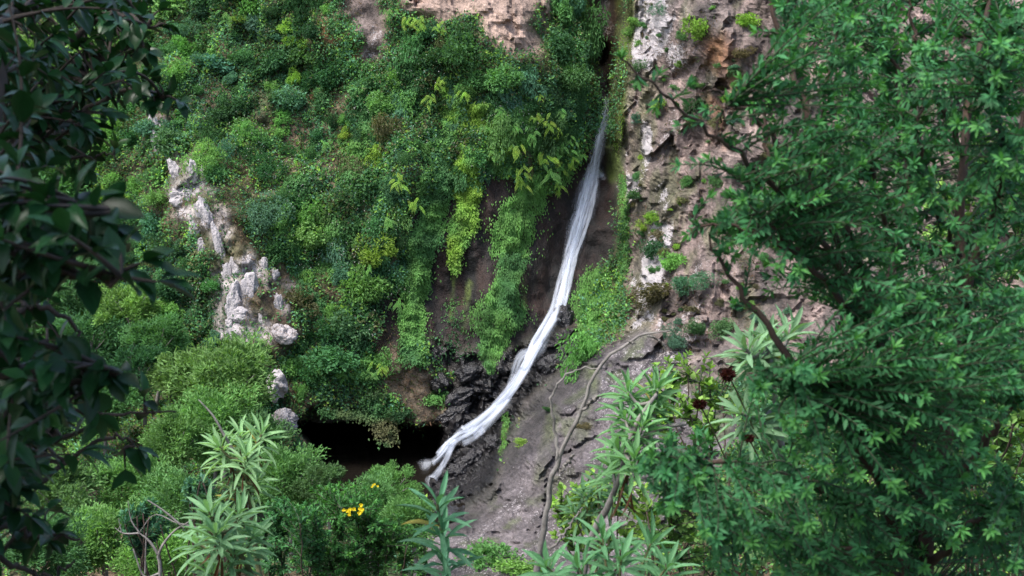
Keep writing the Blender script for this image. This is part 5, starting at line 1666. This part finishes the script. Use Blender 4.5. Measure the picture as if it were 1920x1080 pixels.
broom('dense green bush with yellow flowers at the bottom', 640, 1000, 110, 95, 12.5, 190)
broom('green bush left of the yellow-flowered one, behind the pale rosettes', 545, 1010, 70, 80, 12.0, 110, (0.05, 0.155, 0.055))
broom('green bush right of the yellow-flowered one, next to the single shoot', 745, 1050, 70, 80, 12.5, 110, (0.06, 0.165, 0.045))
broom('small bluish bush on twigs at the lower left', 268, 985, 44, 44, 9.0, 46, (0.055, 0.16, 0.09), parts=20)
broom('small bluish bush behind the upper pale rosettes', 375, 915, 26, 24, 9.0, 26, (0.06, 0.16, 0.095), parts=10)
LIME = dict(protos=LP_ROUND, mat=M_SPURGE, color=(0.170, 0.300, 0.060), L=0.060, W=0.042, st=ST_SMALL, fold=0.1, curl=0.1, gap=0.035, whorl=2, angle=1.0, leafy=0.3, tip=4, droop=0.05)
broom('yellow-green round-leaved bush between the slab and the right shrub', 1290, 745, 85, 85, 9.0, 60, None, 'lime_bush', LIME, 120)
broom('yellow-green leafy bush low in front of the grey slab', 1130, 960, 110, 75, 8.5, 66, None, 'lime_bush', LIME, 120)
broom('yellow-green leafy bush behind the lower right shrub twigs', 1310, 960, 110, 100, 8.5, 80, (0.14, 0.27, 0.07), 'lime_bush', LIME, 60)
broom('pale green undergrowth bush at the right edge behind the shrub', 1850, 470, 120, 260, 8.0, 110, (0.15, 0.28, 0.08), 'lime_bush', LIME, 40)
broom('pale green bush at the right edge under the shrub', 1900, 860, 130, 130, 7.0, 90, (0.15, 0.28, 0.08), 'lime_bush', LIME, 40)
broom('pale green undergrowth bush at the bottom right behind the stems', 1640, 1000, 260, 90, 7.5, 120, (0.14, 0.26, 0.09), 'lime_bush', LIME, 40)


# yellow flowers
M_PETAL = leaf_material('petal', 'object', rough=0.6, spec=0.2, trans=0.3)
for x, y, s, nf, lb in ((676, 955, 0.060, 8, 'larger yellow flower cluster on the green bush'), (654, 957, 0.055, 6, 'smaller yellow flower cluster left of the larger one'), (701, 910, 0.035, 4, 'tiny yellow flower at the top of the bush')):
    Yf = 11.6
    root = thing('yellow_flower', lb, 'flower', at(x, y, Yf), 'yellow flowers on the green bush')
    for k in range(nf):
        c = Vector((rng.normal() * s * 0.35, rng.normal() * s * 0.3, rng.normal() * s * 0.35))
        for j in range(5):
            o = link('petal', LP_ROUND[0], root)
            a = j * 1.257 + rng.random()
            o.matrix_local = frame_matrix(c, (math.cos(a), -0.5, math.sin(a)), (0, -1, 0.3), s * 0.34, s * 0.28)
            o.color = (0.78, 0.60, 0.02, 1)
# dry dark red flower heads
for x, y, r, lb in ((1365, 703, 0.032, 'larger dark red dried flower head beside the silvery rosettes'), (1312, 758, 0.026, 'smaller dark red dried flower head near the lime bush'), (1404, 822, 0.02, 'tiny rust-red dried flower head inside the right shrub')):
    root = thing('dried_flower_head', lb, 'flower head', at(x, y, 5.6), 'dried red flower heads')
    mb = MB()
    n = 170
    d = rnd_dir(n) * np.array([1.3, 1, 0.8])
    leaves(mb, np.array(root.location) + d * r * 0.2, d, rnd_dir(n), r * (0.7 + 0.5 * rng.random(n)), 0.008, None, 0.1, 0.2, 0.3 + 0.4 * rng.random(n))
    o = mb.build('bristles', M_LEAF, root, False)
    o.color = (0.04, 0.010, 0.009, 1)
    mb = MB()
    tube(mb, smooth_path([at(x, y, 5.6), at(x + 30, y + 60, 5.7), at(x + 90, y + 200, 5.9)], 8), 0.0035, 5)
    mb.build('stalk', M_STEMG, root)

# leaf litter and weeds under the right shrub
n = 40000
lx, ly = rng.uniform(0.2, 6.0, n), rng.uniform(3.2, 14, n)
lz = np.array([slope_z(a, b) for a, b in zip(lx, ly)]) + 0.05 + 0.22 * rng.random(n) ** 2
lc = np.where(rng.random((n, 1)) < 0.35, np.array([[0.14, 0.09, 0.05]]), np.array([[0.12, 0.25, 0.07]])) * (0.6 + 0.8 * rng.random((n, 1)))
mb = MB()
leaves(mb, np.stack([lx, ly, lz], -1), rnd_dir(n) + np.array([0, 0, 0.3]), rnd_dir(n) * 0.6 + np.array([0, 0, 1.0]), 0.09 * (0.5 + rng.random(n)), 0.04, None, 0.15, 0.15, 0.5, lc)
tag(mb.build('undergrowth', M_LEAFC, smooth=False), 'weeds and fallen leaves under the right shrub', 'undergrowth', kind='stuff')
